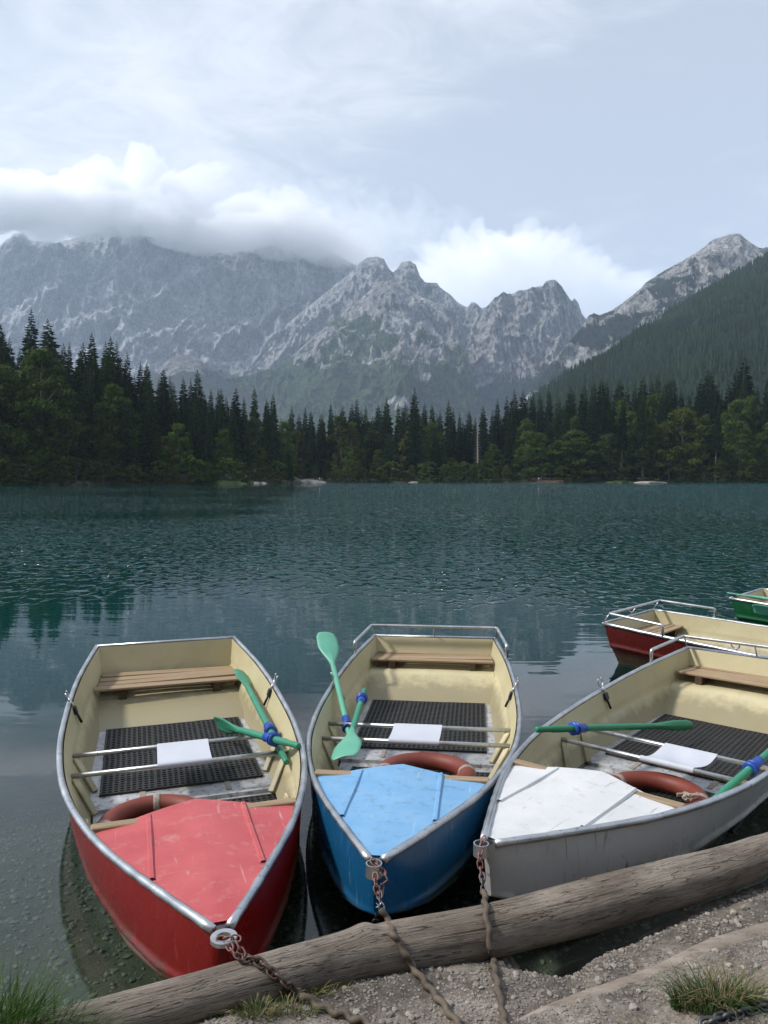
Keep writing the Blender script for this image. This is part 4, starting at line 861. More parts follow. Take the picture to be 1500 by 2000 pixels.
for k in range(60):
    px, py = rnd.uniform(620, 1500), rnd.uniform(1760, 2000); p = atz(px, py, .22)
    if float(log_d(p.x, p.y)[0]) < .07: continue
    z = float(ground_z(p.x, p.y)) + .004; a = rnd.uniform(0, 3.14); L = rnd.uniform(.01, .03)
    tw.tube([(p.x - math.cos(a) * L, p.y - math.sin(a) * L, z), (p.x, p.y, z + .004), (p.x + math.cos(a) * L, p.y + math.sin(a) * L, z)], .0009, 4)
tag(tw.build('twig_litter', MT['deadwood']), 'dry twigs scattered over the gravel', kind='stuff')

# ------------------------------------------------------------------ rowing boats
BL = 4.024
SK = np.array([0, .08, .2, .35, .5, .65, .8, 1.]); WK = np.array([.012, .1707, .3878, .5643, .640, .6486, .6225, .5369])
ZK = np.array([0, .25, .5, .75, 1.]); ZV = np.array([.3817, .3203, .3117, .3566, .4052])
def crom(xk, yk, x):
    x = np.asarray(x, float); m = np.gradient(yk, xk); i = np.clip(np.searchsorted(xk, x) - 1, 0, len(xk) - 2); h = xk[i + 1] - xk[i]; t = (x - xk[i]) / h
    return (2 * t**3 - 3 * t**2 + 1) * yk[i] + (t**3 - 2 * t**2 + t) * h * m[i] + (-2 * t**3 + 3 * t**2) * yk[i + 1] + (t**3 - t**2) * h * m[i + 1]
def wg(l): return crom(SK, WK, np.clip(np.asarray(l, float) / BL, 0, 1))
def zg(l): return crom(ZK, ZV, np.clip(np.asarray(l, float) / BL, 0, 1))
CL = np.array([0, .12, .3, .6, 1.0, 1.5, 2.3, 3.2, 4.024]); CWv = np.array([.008, .085, .175, .285, .385, .435, .462, .455, .42]); CZ = np.array([.165, .115, .07, .02, -.02, -.04, -.05, -.045, -.02]); KZ = np.array([.160, .095, .04, -.02, -.06, -.08, -.09, -.08, -.05])
def wc(l): return np.interp(l, CL, CWv)
def zc(l): return np.interp(l, CL, CZ)
def side(l, t):
    """half width and height on the outer side, t=0 gunwale, 1 chine"""
    a, b, za, zb = wg(l), wc(l), zg(l), zc(l)
    w = a + (b - a) * t + .028 * np.sin(np.pi * t) * np.clip(l / .8, 0, 1); z = za + (zb - za) * t
    st = .50 + .48 * np.clip(1 - l / 1.7, 0, 1) ** 1.25               # pressed strake
    w = w + .020 * np.exp(-((t - st) / .05) ** 2) * np.clip(l / .35, 0, 1) - .010 * sstep(st, st + .1, t) * np.clip(l / .5, 0, 1) * (1 - sstep(.9, 1, t)) + .010 * np.exp(-((t - .97) / .04) ** 2) * np.clip(l * 4, 0, 1)
    return w, z
def rake(l, t): return l - .11 * t * sstep(3.2, 4.024, l) + .035 * t * (1 - sstep(0, .5, l))
def lining_w(l, z):
    t = np.clip((zg(l) - z) / (zg(l) - zc(l)), 0, 1); a, b = wg(l), wc(l)
    return a + (b - a) * t + .028 * np.sin(np.pi * t) - .017
TS = np.concatenate([[0, .08, .18, .28], np.linspace(.36, .95, 26), [.97, 1.0]])
LS = np.concatenate([np.linspace(0, .6, 13), np.linspace(.7, 3.2, 26), np.linspace(3.3, 4.024, 9)])
FL_Z = .032
def hull_meshes():
    V = []; cols = []
    for l in LS:
        row = []
        for t in TS: w, z = side(l, t); row.append((float(w), float(rake(l, t)), float(z)))
        for q in (.33, .66): row.append((float(wc(l)) * (1 - q), float(rake(l, 1)), float(zc(l) + (np.interp(l, CL, KZ) - zc(l)) * q)))
        k = (0., float(rake(l, 1)), float(np.interp(l, CL, KZ)))
        V += [(-x, y, z) for x, y, z in row] + [k] + row[::-1]; m = len(row) * 2 + 1
    F = [tuple(q) for q in grid_faces(len(LS), m)]; n0 = (len(LS) - 1) * m
    F.append(tuple(range(n0, n0 + m))); F.append(tuple(range(m - 1, -1, -1)))   # transom and stem
    mb = MB(); mb.add(V, F, True); mb.sm[-1] = mb.sm[-2] = False
    hull = mb
    # lining: sides and transom inside
    lb = MB(); ls = LS[LS >= .8]; V = []; zz = np.linspace(0, 1, 15)
    for l in ls:
        for s_ in (-1, 1):
            for q in (zz if s_ < 0 else zz[::-1]):
                z = float(zg(l)) * (1 - q) + FL_Z * q; t = (zg(l) - z) / (zg(l) - zc(l)); w = float(lining_w(l, z)) - .004 + .010 * math.exp(-((q - .52) / .06) ** 2)
                V.append((s_ * w, float(rake(l, t)) - (.02 if l > 4 else 0), z))
    m = 30; F = []
    for i in range(len(ls) - 1):
        for k in range(m - 1):
            if k == 14: continue
            F.append((i * m + k, (i + 1) * m + k, (i + 1) * m + k + 1, i * m + k + 1))
    lb.add(V, F, True)
    n0 = (len(ls) - 1) * m; lb.add([V[n0 + k] for k in range(m)], [(k, m - 1 - k, m - 2 - k, k + 1) for k in range(14)], False)
    return hull, lb
HULL, LINE = hull_meshes()
def gunwale():
    mb = MB(); ls = np.concatenate([np.linspace(.03, .6, 12), np.linspace(.7, 4.024, 34)])
    for s_ in (-1, 1):
        rr = [.0155 + .0012 * math.sin(i * 2.7 + s_) * (i < 14) for i in range(len(ls))]
        mb.tube([(s_ * float(wg(l)), float(l), float(zg(l)) + .002 * float(pnoise(l * 7, s_))) for l in ls], rr, 10)
    mb.tube([(-.545, 4.03, float(zg(4.024)) + .001), (.545, 4.03, float(zg(4.024)) + .001)], .0145, 10); return mb
def deck():
    n, m = 22, 25; V = []
    for i in range(n):
        a = i / (n - 1)
        for j in range(m):
            b = -1 + 2 * j / (m - 1); l = .075 + (.945 - .075) * a + .155 * a * (1 - abs(b)); le = .075 + .87 * a
            w = b * (float(wg(le)) - .010); V.append((w, l, float(zg(le)) - .004 + .028 * a ** 1.2 * (1 - abs(b) ** 1.25) + .003 * math.sin(l * 9 + b * 4) * a))
    k = len(V); V2 = [(x, y, z - .012) for x, y, z in V]; F = [tuple(q) for q in grid_faces(n, m)]
    mb = MB(); mb.add(V + V2, F + [tuple(i + k for i in q[::-1]) for q in F] + [((n - 1) * m + j, (n - 1) * m + j + 1, (n - 1) * m + j + 1 + k, (n - 1) * m + j + k) for j in range(m - 1)])
    return mb
def deck_z(w, l):
    a = min(1, max(0, (l - .075) / (.87 + .155 * (1 - min(1, abs(w) / .42))))); le = .075 + .87 * a; b = min(1, abs(w) / (float(wg(le)) - .010)); return float(zg(le)) - .004 + .028 * a ** 1.2 * (1 - b ** 1.25)
def rib(s_):
    mb = MB(); ls = np.linspace(.44, 1.005, 12); V = []
    for l in ls:
        z = deck_z(.2, l)
        for dx, dz in ((-.015, 0), (-.008, .010), (.005, .010), (.013, 0)): V.append((s_ * .2 + dx, float(l), z + dz))
    mb.add(V, [tuple(q) for q in grid_faces(len(ls), 4)] + [tuple((len(ls) - 1) * 4 + k for k in range(4))]); return mb
def bench_box(bz, dl, lb):
    prof = [(3.90, .165), (3.78, .172), (3.68, .172), (3.63, .165), (3.595, .150), (3.57, .125), (3.53, .09), (3.45, .06), (3.36, .045), (3.29, .028)]
    prof = [(4.0, .130), (3.9, .138), (3.72, .146), (3.64, .146), (3.60, .142), (3.572, .132), (3.553, .116), (3.50, .10), (3.42, .075), (3.35, .05), (3.30, .028)]
    mb = MB(); V = []
    prof = [(l + (dl if l > 3.54 else 0), FL_Z - .004 + (z - .028) * (bz - .028) / .118) for l, z in prof]
    top_l = prof[-5][0]; k_ = (top_l - lb) / (3.553 - 3.30); prof = prof[:-4] + [(top_l - (3.553 - l) * k_, z) for l, z in prof[-4:]]
    for l, z in prof:
        w = float(lining_w(l, z)) - .006
        for b in np.linspace(-1, 1, 9): V.append((b * w, l, z + .003 * math.cos(b * 3)))
    mb.add(V, [tuple(q) for q in grid_faces(len(prof), 9)], True); return mb
def tube_ring(R_, r_, n=40, seg=14, arc=1.0, M=None, c=(0, 0, 0)):
    mb = MB(); M = M or Matrix.Identity(3); c = Vector(c)
    mb.tube([c + M @ Vector((math.cos(a) * R_, math.sin(a) * R_, 0)) for a in np.linspace(0, 2 * math.pi * arc, n, endpoint=arc < 1)], r_, seg, closed=arc >= 1); return mb
def lathe_ring(ro, ri, h):
    mb = MB(); n = 32; V = []
    for k in range(n):
        a = 2 * math.pi * k / n
        for r_, z in ((ro, -h / 2), (ro, h / 2), (ri, h / 2), (ri, -h / 2)): V.append((math.cos(a) * r_, math.sin(a) * r_, z))
    mb.add(V, [(k * 4 + j, ((k + 1) % n) * 4 + j, ((k + 1) % n) * 4 + (j + 1) % 4, k * 4 + (j + 1) % 4) for k in range(n) for j in range(4)]); return mb
def make_boat(label, pose, hullm, deckm, rail=True, bars=(2.15, 1.86), lip=False, seat_skew=0.0, oarlocks=(2.62, 2.62), trimz=0.0, seat=(3.72, .268, .082), box=(.197, 0., 3.27), fl=0.0):
    x0, y0, yaw, tr, ro = pose
    t = thing('rowing_boat', label, 'rowing boat', (x0, y0, trimz), (tr, -ro, -yaw), 'rowing boats moored at the bank')
    HULL.build('hull', MT[hullm], t); LINE.build('lining', MT['cream'], t); gunwale().build('gunwale', MT['alu'], t)
    d = deck().build('deck', MT[deckm], t)
    for s_ in (-1, 1): rib(s_).build('rib', MT[deckm], d)
    if lip: r_ = lathe_ring(.041, .022, .013)
    else: r_ = lathe_ring(.030, .0255, .048)
    o = r_.build('bow_ring', MT['steel'] if lip else MT['alu'], t); o.location = (0, -.030 if not lip else -.035, .372 if not lip else .384)
    MB().box((0, .985, .318), (.87, .05, .03), None, .004).build('beam', MT['wood_y'], t)
    bench_box(*box).build('bench_box', MT['cream'], t)
    for k in range(4):
        yk = seat[0] + k * seat[2]; w = (float(lining_w(yk, .23)) - .012) * 2
        M = Matrix.Rotation(seat_skew * (.9 if k == 0 else -.25 * k), 3, 'Z') @ Matrix.Rotation(.012 * math.sin(k * 5 + x0) + (seat_skew * .5 if k == 0 else 0), 3, 'Y')
        MB().box((0, yk - (.012 if seat_skew and k == 0 else 0), seat[1] + .002 * (k % 2)), (w - abs(seat_skew) * .4, .9 * seat[2], .017), M, .003).build('plank', MT['wood'], t)
    for s_ in (-1, 1): MB().box((s_ * .34, seat[0] + 1.4 * seat[2], (seat[1] - .009 + box[0]) / 2), (.055, seat[2] * 3.7, seat[1] - .011 - box[0]), None, .004).build('bearer', MT['wood_dk'], t)
    # floor pan
    V = []; ls = np.linspace(1.98 + fl, 3.34, 10)
    for l in ls:
        w = float(lining_w(l, FL_Z)) - .002; V += [(-w, l, FL_Z), (0, l, FL_Z + .001), (w, l, FL_Z)]
    V += [(-float(lining_w(1.98 + fl, .01)), 1.98 + fl, .01), (0, 1.98 + fl, .01), (float(lining_w(1.98 + fl, .01)), 1.98 + fl, .01)]
    f = MB(); f.add(V, [tuple(q) for q in grid_faces(10, 3)] + [(30, 31, 1, 0), (31, 32, 2, 1)]); f.build('floor_plate', MT['alu_b'], t)
    V = []; ls = np.linspace(.5, 1.98 + fl, 10)
    for l in ls: w = float(lining_w(l, .012)); V += [(-w, l, max(.012, float(zc(l)) + .004)), (w, l, max(.012, float(zc(l)) + .004))]
    f = MB(); f.add(V, [tuple(q) for q in grid_faces(10, 2)]); f.build('floor_plate', MT['alu_b'], t)
    for k in range(2): MB().box((-.22 + k * .46, 2.10 + fl, FL_Z + .003), (.03, .14, .004)).build('seam_strip', MT['band'], t)
    for yb in bars:
        w = float(lining_w(yb, .2)) - .004
        b = MB(); b.tube([(-w, yb, .2), (w, yb, .2)], .0135, 12).build('crossbar', MT['alu'], t)
        for s_ in (-1, 1):
            a = Vector((s_ * (w - .015), yb + .0, .185)); e = Vector((s_ * (float(lining_w(yb - .12, .04)) - .035), yb - .14, .035)); dv_ = e - a
            M = dv_.to_track_quat('Z', 'Y').to_matrix(); MB().box((a + e) / 2, (.034, .022, dv_.length), M, .004).build('strut', MT['cream'], t)
    for s_ in (-1, 1):   # side bracket plates near the deck
        MB().box((s_ * (float(lining_w(1.35, .1)) - .02), 1.42, .10), (.02, .06, .14), Matrix.Rotation(s_ * .3, 3, 'Y'), .006).build('bracket', MT['cream'], t)
    for s_, yo in zip((-1, 1), oarlocks):
        if yo is None: continue
        w = float(wg(yo)); z = float(zg(yo))
        c = MB().box((s_ * (w - .034), yo, z - .035), (.03, .05, .05), Matrix.Rotation(s_ * .35, 3, 'Y'), .004)
        c.tube([(s_ * (w - .045), yo, z - .05), (s_ * (w - .075), yo, z - .115)], .0085, 8)
        o = c.build('oarlock', MT['blackmetal'], t)
        u = MB(); pts = []
        for a in np.linspace(-.72 * math.pi + math.pi / 2 * 0, .72 * math.pi, 17): pts.append(Vector((s_ * (w + .006), yo, z + .062)) + Vector((s_ * .3 * .036 * -math.cos(a), .034 * math.sin(a), -.036 * math.cos(a))))
        u.tube(pts, .0056, 7); u.tube([(s_ * (w - .012), yo, z + .028), (s_ * (w - .034), yo, z - .02)], .006, 7); u.build('fork', MT['steel'], o)
    if rail:
        w1 = float(wg(3.40)); z1 = float(zg(3.40)); p = []
        for s_ in (-1, 1): p.append([(s_ * (w1 + .006), 3.40, z1 + .006), (s_ * (w1 + .006), 3.405, z1 + .105), (s_ * .552, 3.96, .512)])
        pts = p[0] + p[1][::-1]; fine = []
        for i in range(len(pts)):
            q = Vector(pts[i])
            if 0 < i < len(pts) - 1:
                a = (Vector(pts[i - 1]) - q).normalized(); b = (Vector(pts[i + 1]) - q).normalized(); fine += [q + a * .016, q + (a + b) * .003, q + b * .016]
            else: fine.append(q)
        rl = MB(); rl.tube(fine, .0135, 10); r0 = rl.build('rail', MT['alu'], t)
        for xq, yq, zq in ((-.5449, 4.0, .512), (0, 3.99, .512), (.5449, 4.0, .512)): MB().tube([(xq, yq - .035, .505), (xq, 4.026, .415)], .006, 7).build('rail_post', MT['alu'], r0)
    else:
        pass
    return t
BOATS = {}
BOATS['red'] = make_boat('red boat with faded red bow deck, the leftmost, without a stern rail', (-.5058, 2.3467, -.316, .0173, .0026), 'red_h', 'red_d', rail=False, bars=(2.21, 1.91), lip=True, seat_skew=.035, oarlocks=(2.72, 2.72), seat=(3.545, .20, .105), box=(.122, -.10, 3.05), fl=-.15)
BOATS['blue'] = make_boat('blue boat with pale blue bow deck and tubular stern rail, the middle one', (-.0333, 2.773, .119, -.0045, 0), 'blue_h', 'blue_d', oarlocks=(2.64, 2.60))
BOATS['white'] = make_boat('white boat with white bow deck lying slantwise behind the log', (.391, 2.9204, .6896, -.0060, -.003), 'white_h', 'white_d', bars=(2.10, 1.80), oarlocks=(2.55, 2.55))
BOATS['maroon'] = make_boat('dark red boat whose railed stern points left, behind the white boat', (5.40, 4.99, -.80, -.004, 0), 'maroon_h', 'red_d', oarlocks=(2.75, 2.75))
BOATS['green'] = make_boat('green boat cut off by the right edge, farthest of the boats', (7.36, 6.60, -.80, -.006, 0), 'green_h', 'green_h', rail=False)
bpy.context.view_layer.update()
def L2W(b, p): return BOATS[b].matrix_world @ Vector(p)
def mk(b, px, py, zl):
    """boat-local point at local height zl seen at a photo point"""
    o = Vector((0, 0, HC)); d = atz(px, py, 0) - o; Mi = BOATS[b].matrix_world.inverted(); o2 = Mi @ o; d2 = Mi.to_3x3() @ d
    return o2 + d2 * ((zl - o2.z) / d2.z)

# rubber mats: thing > tile (open lattice)
def tile_mesh(w, l, nx, ny):
    mb = MB(); bx = .012
    for i in range(nx + 1): mb.box((-w / 2 + w * i / nx, 0, .006), (.013, l + .013, .012))
    for j in range(ny + 1): mb.box((0, -l / 2 + l * j / ny, .0055), (w + .011, .015, .0115))
    return mb.mesh('tile', MT['rubber'])
TM = tile_mesh(.287, .535, 9, 17)
TM2 = tile_mesh(.287, .30, 9, 10)
for b, txt, y0_ in (('red', 'red boat', 2.0), ('blue', 'blue boat', 2.19), ('white', 'white boat', 2.17), ('maroon', 'dark red boat', 2.2)):
    Mx = BOATS[b].matrix_world
    t = thing('rubber_mat', f'black perforated rubber mat on the floor of the {txt}', 'rubber mat', tuple(Mx @ Vector((0, y0_ + .54, FL_Z + .002))), tuple(BOATS[b].rotation_euler), 'rubber mats in the boats')
    for i in range(3):
        for j in range(2):
            o = add_obj('tile', TM, t); o.location = (-.293 + .293 * i, -.27 + .535 * j, .001 * ((i + j) % 2)); o.rotation_euler = (0, 0, rnd.uniform(-.012, .012))
    if b != 'maroon':
        t = thing('rubber_mat', f'small black rubber mat low in the bow space of the {txt}', 'rubber mat', tuple(Mx @ Vector((.05, 1.72 if b != 'red' else 1.62, .014))), tuple(BOATS[b].rotation_euler), 'rubber mats in the boats')
        for i in range(3): o = add_obj('tile', TM2, t); o.location = (-.29 + .293 * i, 0, 0)

# folded sheets hung over the crossbars
def sheet(b, txt, xa, xb, bars, tilt=0., loose=0.):
    y1, y0 = bars; prof = []
    for a in np.linspace(-2.2, .5, 8): prof.append((y1 + math.sin(-a) * -.0165 * -1, .2 + math.cos(a) * .0165))
    prof = [(y1 + .017 * math.sin(a), .2 + .017 * math.cos(a)) for a in np.linspace(2.4, 0, 7)] + [(y1 + (y0 - y1) * q, .217 - .010 * math.sin(q * math.pi) * (1 + loose * 2)) for q in np.linspace(.1, .9, 8)] + [(y0 - .017 * math.sin(a), .2 + .017 * math.cos(a)) for a in np.linspace(0, 2.3, 7)]
    V = []
    for y, z in prof:
        for c in np.linspace(xa, xb, 13): V.append((c + tilt * (y - y1), y, z + .0035 * math.sin(c * 30 + y * 20) * (.2 + loose) * (1 if y0 < y < y1 else 0)))
    k = len(V); V2 = [(x, y, z + .0012) for x, y, z in V]; F = [tuple(q) for q in grid_faces(len(prof), 13)]
    mb = MB(); mb.add(V2 + V, F + [tuple(i + k for i in q[::-1]) for q in F], True)
    o = mb.build('folded_sheet', MT['sheet']); o.matrix_world = BOATS[b].matrix_world.copy()
    tag(o, f'white folded sheet over the crossbars of the {txt}', 'sheet', 'white sheets on the crossbars')
sheet('red', 'red boat', -.135, .155, (2.21, 1.91), .02)
sheet('blue', 'blue boat', -.155, .155, (2.15, 1.86), .02)
sheet('white', 'white boat', -.04, .26, (2.10, 1.80), .12, 1.0)

# life rings
def life_ring(b, txt, px, pyc, Rm, r_, tilt, zc_, dl=0., bands=(0,), sx=0.0):
    c = mk(b, px, pyc, zc_); Mx = BOATS[b].matrix_world
    t = thing('life_ring', f'faded orange life ring lying in the bow of the {txt}', 'life ring', tuple(Mx @ Vector((c.x, c.y + dl, zc_))), (0, 0, BOATS[b].rotation_euler.z), 'life rings')
    M = Matrix.Rotation(sx, 3, 'Y') @ Matrix.Rotation(tilt, 3, 'X')
    mb = MB(); n = 48
    mb.tube([M @ Vector((math.cos(a) * Rm, math.sin(a) * Rm, 0)) for a in np.linspace(0, 2 * math.pi, n, endpoint=False)], r_, 18, closed=True); mb.build('ring_body', MT['ring'], t)
    for a0 in bands:
        q = MB(); q.tube([M @ Vector((math.cos(a) * Rm, math.sin(a) * Rm, 0)) for a in np.linspace(a0 - .075, a0 + .075, 4)], r_ + .0022, 18); q.build('band', MT['band'], t)
life_ring('red', 'red boat', 298, 1541, .235, .048, .04, .06, -.45, bands=(1.5, -1.6, 3.1))
life_ring('blue', 'blue boat', 840, 1463, .235, .05, -.05, .12, -.41, bands=(.1, 3.2, -1.5))
life_ring('white', 'white boat', 1326, 1514, .235, .05, .0, .08, -.40, bands=(2.9, .3, -1.4))
# crumpled thing inside the white boat's ring
c_ = L2W('white', mk('white', 1345, 1558, .14)); mb = MB()
for k in range(9): mb.box(c_ + Vector((rnd.uniform(-.04, .04), rnd.uniform(-.03, .03), rnd.uniform(-.01, .02))), (rnd.uniform(.03, .06), .012, .02), Matrix.Rotation(k, 3, 'Z') @ Matrix.Rotation(k * .5, 3, 'X'), .003)
tag(mb.build('crumpled_rag', MT['band']), 'crumpled brown scrap lying inside the life ring of the white boat', 'rag')

# oars
def oar(label, p_handle, p_blade, roll=0., mat='oar', mat_b='oar', coll=.34, length=None, bl=.40, bw=.075):
    a, b = Vector(p_handle), Vector(p_blade); d = (b - a); L = length or d.length; d.normalize()
    print('OAR', label[:30], round(L, 2))
    q = d.to_track_quat('Y', 'Z'); t = thing('oar', label, 'oar', tuple(a), (0, 0, 0), 'plastic oars'); t.rotation_mode = 'QUATERNION'
    from mathutils import Quaternion
    t.rotation_quaternion = q @ Quaternion((0, 1, 0), roll)
    s_ = MB(); ys = [0, .004, .012, .10, .115, .14, L * .5, L - bl, L - bl * .8]
    s_.tube([(0, y, 0) for y in ys], [.010, .0165, .0175, .0165, .0175, .0205, .0205, .0195, .015], 14); s_.build('shaft', MT[mat], t)
    n = 17; V = []; m = 9
    for i in range(n):
        f = i / (n - 1); y = L - bl + bl * f; w = .018 + (bw - .018) * float(sstep(0.0, .62, f)) ; w *= (1 - .10 * f ** 6)
        if f > .93: w *= .93 - (f - .93) * 2.2
        for sgn in (1, -1):
            for j in range(m):
                c = -1 + 2 * j / (m - 1); th = (.016 * (1 - f) ** 1.4 + .0028) * (1 - abs(c) ** 3 * .7) + .006 * max(0, 1 - abs(c) * 5) * (1 - f)
                V.append((c * w, y, sgn * th + .016 * f * f - .010 * (c * c) * f))
    F = []
    for i in range(n - 1):
        o0, o1 = i * 2 * m, (i + 1) * 2 * m
        for j in range(m - 1): F += [(o0 + j, o0 + j + 1, o1 + j + 1, o1 + j), (o0 + m + j, o1 + m + j, o1 + m + j + 1, o0 + m + j + 1)]
        F += [(o0, o1, o1 + m, o0 + m), (o0 + m - 1, o0 + 2 * m - 1, o1 + 2 * m - 1, o1 + m - 1)]
    e = (n - 1) * 2 * m; F += [(e + j, e + j + 1, e + m + j + 1, e + m + j) for j in range(m - 1)]
    bd = MB(); bd.add(V, F, True); bd.build('blade', MT[mat_b], t)
    c = MB(); y = L * coll
    c.tube([(0, y - .055, 0), (0, y - .053, 0), (0, y + .053, 0), (0, y + .055, 0)], [.0225, .0265, .0265, .0225], 16)
    for yy, rr in ((y - .05, .040), (y - .022, .038)): c.tube([(0, yy - .006, 0), (0, yy - .004, 0), (0, yy + .004, 0), (0, yy + .006, 0)], [.027, rr, rr, .027], 18)
    c.build('collar', MT['collar'], t); return t
def bw_(b, px, py, z): return L2W(b, mk(b, px, py, z))
oar('green oar slanting from the bench to the right gunwale of the red boat', bw_('red', 560, 1489, .215), bw_('red', 469, 1313, .275), .5, coll=.30, mat='oar', bl=.38, bw=.066)
oar('dark green oar lying across the crossbars of the red boat, handle on the right', bw_('red', 584, 1457, .33), bw_('red', 419, 1413, .175), 1.25, mat='oar', coll=.30, bl=.36, bw=.055)
oar('pale green oar of the blue boat with its blade raised over the left gunwale', bw_('blue', 690, 1466, .09), bw_('blue', 636, 1238, .60), .15, 'oar_l', 'oar_l', .20, bl=.42, bw=.085)
h_ = bw_('blue', 712, 1347, .30); e_ = bw_('blue', 668, 1496, .235)
oar('green oar of the blue boat with handle up and blade tucked at the deck', h_, h_ + (e_ - h_).normalized() * 1.22, .25, 'oar', 'oar_l', .19, bl=.44, bw=.085)
oar('deep green oar laid across the left gunwale of the white boat', bw_('white', 1047, 1425, .395), bw_('white', 1349, 1416, .15), 1.3, 'oar_d', 'oar_d', .24, bl=.42, bw=.034)
h_ = bw_('white', 1388, 1568, .19); e_ = bw_('white', 1500, 1472, .33)
oar('green oar on the right gunwale of the white boat, cut by the picture edge', h_, h_ + (e_ - h_).normalized() * 1.5, .3, 'oar', 'oar', .28, bl=.42)
oar('pale green oar lying over the stern corner of the green boat', L2W('green', (-.35, 2.6, .38)), L2W('green', (-.42, 4.10, .44)), .2, 'oar_l', 'oar_l', .25)
oar('pale green oar with wide blade leaning outside the green boat', L2W('green', (-.75, 2.2, .30)), L2W('green', (-.70, 3.72, .33)), .9, 'oar_l', 'oar_l', .25, bw=.09)
oar('green oar floating low along the near side of the green boat', L2W('green', (-.76, 4.15, .19)), L2W('green', (-.98, 2.65, .04)), .3, 'oar', 'oar', .25)

# mooring chains
def link_mesh(L, W, r_):
    mb = MB(); pts = []
    for k in range(16):
        a = 2 * math.pi * k / 16; pts.append(((W / 2) * math.cos(a), (L - W) / 2 * (1 if math.sin(a) > 0 else -1) * (abs(math.sin(a)) > 1e-6) + (W / 2) * math.sin(a), 0))
    mb.tube(pts, r_, 7, closed=True); return mb
def chain(parent, path, L, W, r_, mat, inv):
    me = link_mesh(L, W, r_).mesh('link', MT[mat]); pts = smooth_path(path, 10); step = L - 2.6 * r_; acc = 0; i = 0; k = 0; out = []
    dist = [0]
    for a, b in zip(pts, pts[1:]): dist.append(dist[-1] + (b - a).length)
    n = int(dist[-1] / step)
    for k in range(n + 1):
        s_ = k * step; j = max(0, min(len(pts) - 2, int(np.searchsorted(dist, s_)) - 1)); f = (s_ - dist[j]) / max(1e-6, dist[j + 1] - dist[j]); p = pts[j].lerp(pts[j + 1], f); d = (pts[j + 1] - pts[j]).normalized()
        o = add_obj('link', me, parent); o.rotation_mode = 'QUATERNION'
        from mathutils import Quaternion
        o.rotation_quaternion = d.to_track_quat('Y', 'Z') @ Quaternion((0, 1, 0), (math.pi / 2 if k % 2 else 0) + .5 + rnd.uniform(-.15, .15)); o.location = p - inv
def sheath(parent, path, r_, inv, amp=.006, wave=.055):
    pts = smooth_path(path, 22); q = []; rr = []; s_ = 0
    for i, p in enumerate(pts):
        if i: s_ += (p - pts[i - 1]).length
        a = s_ / wave * 2 * math.pi; t = (pts[min(i + 1, len(pts) - 1)] - pts[max(0, i - 1)]).normalized(); x = t.cross(Vector((0, 0, 1))).normalized(); y = x.cross(t)
        q.append(p + (x * math.cos(a) + y * math.sin(a) * .6) * amp - inv); rr.append(r_ * (1 + .09 * math.sin(a * 2 + 1)))
    MB().tube(q, rr, 12).build('sheath', MT['sheath'], parent)
def gp(px, py, up=.012, z0=.26):
    p = atz(px, py, z0)
    for _ in range(6): z0 = float(ground_z(p.x, p.y, False)) + up; p = atz(px, py, z0)
    return p
def onlog(px, py, up=.013):
    for D in np.arange(1.7, 4.2, .004):
        p = at(px, py, D); d, q = log_d(p.x, p.y); zc_ = float(np.interp(q, lx, lz)); rc = float(np.interp(q, lx, lr))
        if math.hypot(float(d), p.z - zc_) < rc + up: return p
    return at(px, py, 2.6)
# red boat
r0_ = L2W('red', (.028, -.06, .39)); inv = r0_.copy()
t = thing('mooring_chain', 'mooring chain of the red boat, pink links then muddy hose lying over the log', 'mooring chain', tuple(r0_), group='mooring chains')
la = onlog(478, 1872)
chain(t, [L2W('red', (-.01, -.05, .392)), L2W('red', (.035, -.06, .392)), at(464, 1845, 2.285), la], .030, .019, .0028, 'pinkchain', inv)
chain(t, [at(448, 1848, 2.27), at(458, 1864, 2.25), la], .030, .019, .0028, 'pinkchain', inv)
chain(t, [la, onlog(500, 1876), onlog(523, 1893), onlog(543, 1909, .018), onlog(556, 1921, .02), gp(574, 1936, .024)], .036, .025, .0045, 'darkchain', inv)
sheath(t, [gp(568, 1932, .028), gp(592, 1946, .018), gp(630, 1968, .013), gp(680, 1985, .013), gp(740, 2010, .013), gp(860, 2080, .013)], .0108, inv, .0065, .06)
# blue boat
r0_ = L2W('blue', (.035, -.045, .36)); inv = r0_.copy()
t = thing('mooring_chain', 'mooring chain of the blue boat, slanting over the log in a brown hose', 'mooring chain', tuple(r0_), group='mooring chains')
s0 = at(743, 1768, 2.62)
chain(t, [L2W('blue', (0., -.03, .40)), L2W('blue', (.05, -.06, .36)), at(747, 1728, 2.70), at(742, 1752, 2.66)], .030, .019, .0028, 'pinkchain', inv)
chain(t, [at(733, 1712, 2.70), at(735, 1735, 2.67), at(742, 1755, 2.66)], .030, .019, .0028, 'pinkchain', inv)
chain(t, [at(741, 1748, 2.66), at(746, 1776, 2.62)], .030, .02, .003, 'ironchain', inv)
cl_ = MB(); cc = at(740, 1770, 2.62) - inv
for k in range(6): cl_.tube([cc, cc + Vector((rnd.uniform(-.014, .012), rnd.uniform(-.006, .006), rnd.uniform(-.01, .014)))], .0016, 5)
cl_.build('wire_tie', MT['steel'], t)
tp = lambda px, py, D: at(px, py, D)
sheath(t, [at(746, 1776, 2.61), at(757, 1800, 2.585), onlog(768, 1824), onlog(780, 1843), onlog(794, 1866), onlog(804, 1884), gp(814, 1899, .016), gp(835, 1925, .014), gp(865, 1962, .014), gp(897, 2004, .014), gp(950, 2080, .014)], .0108, inv, .0045, .075)
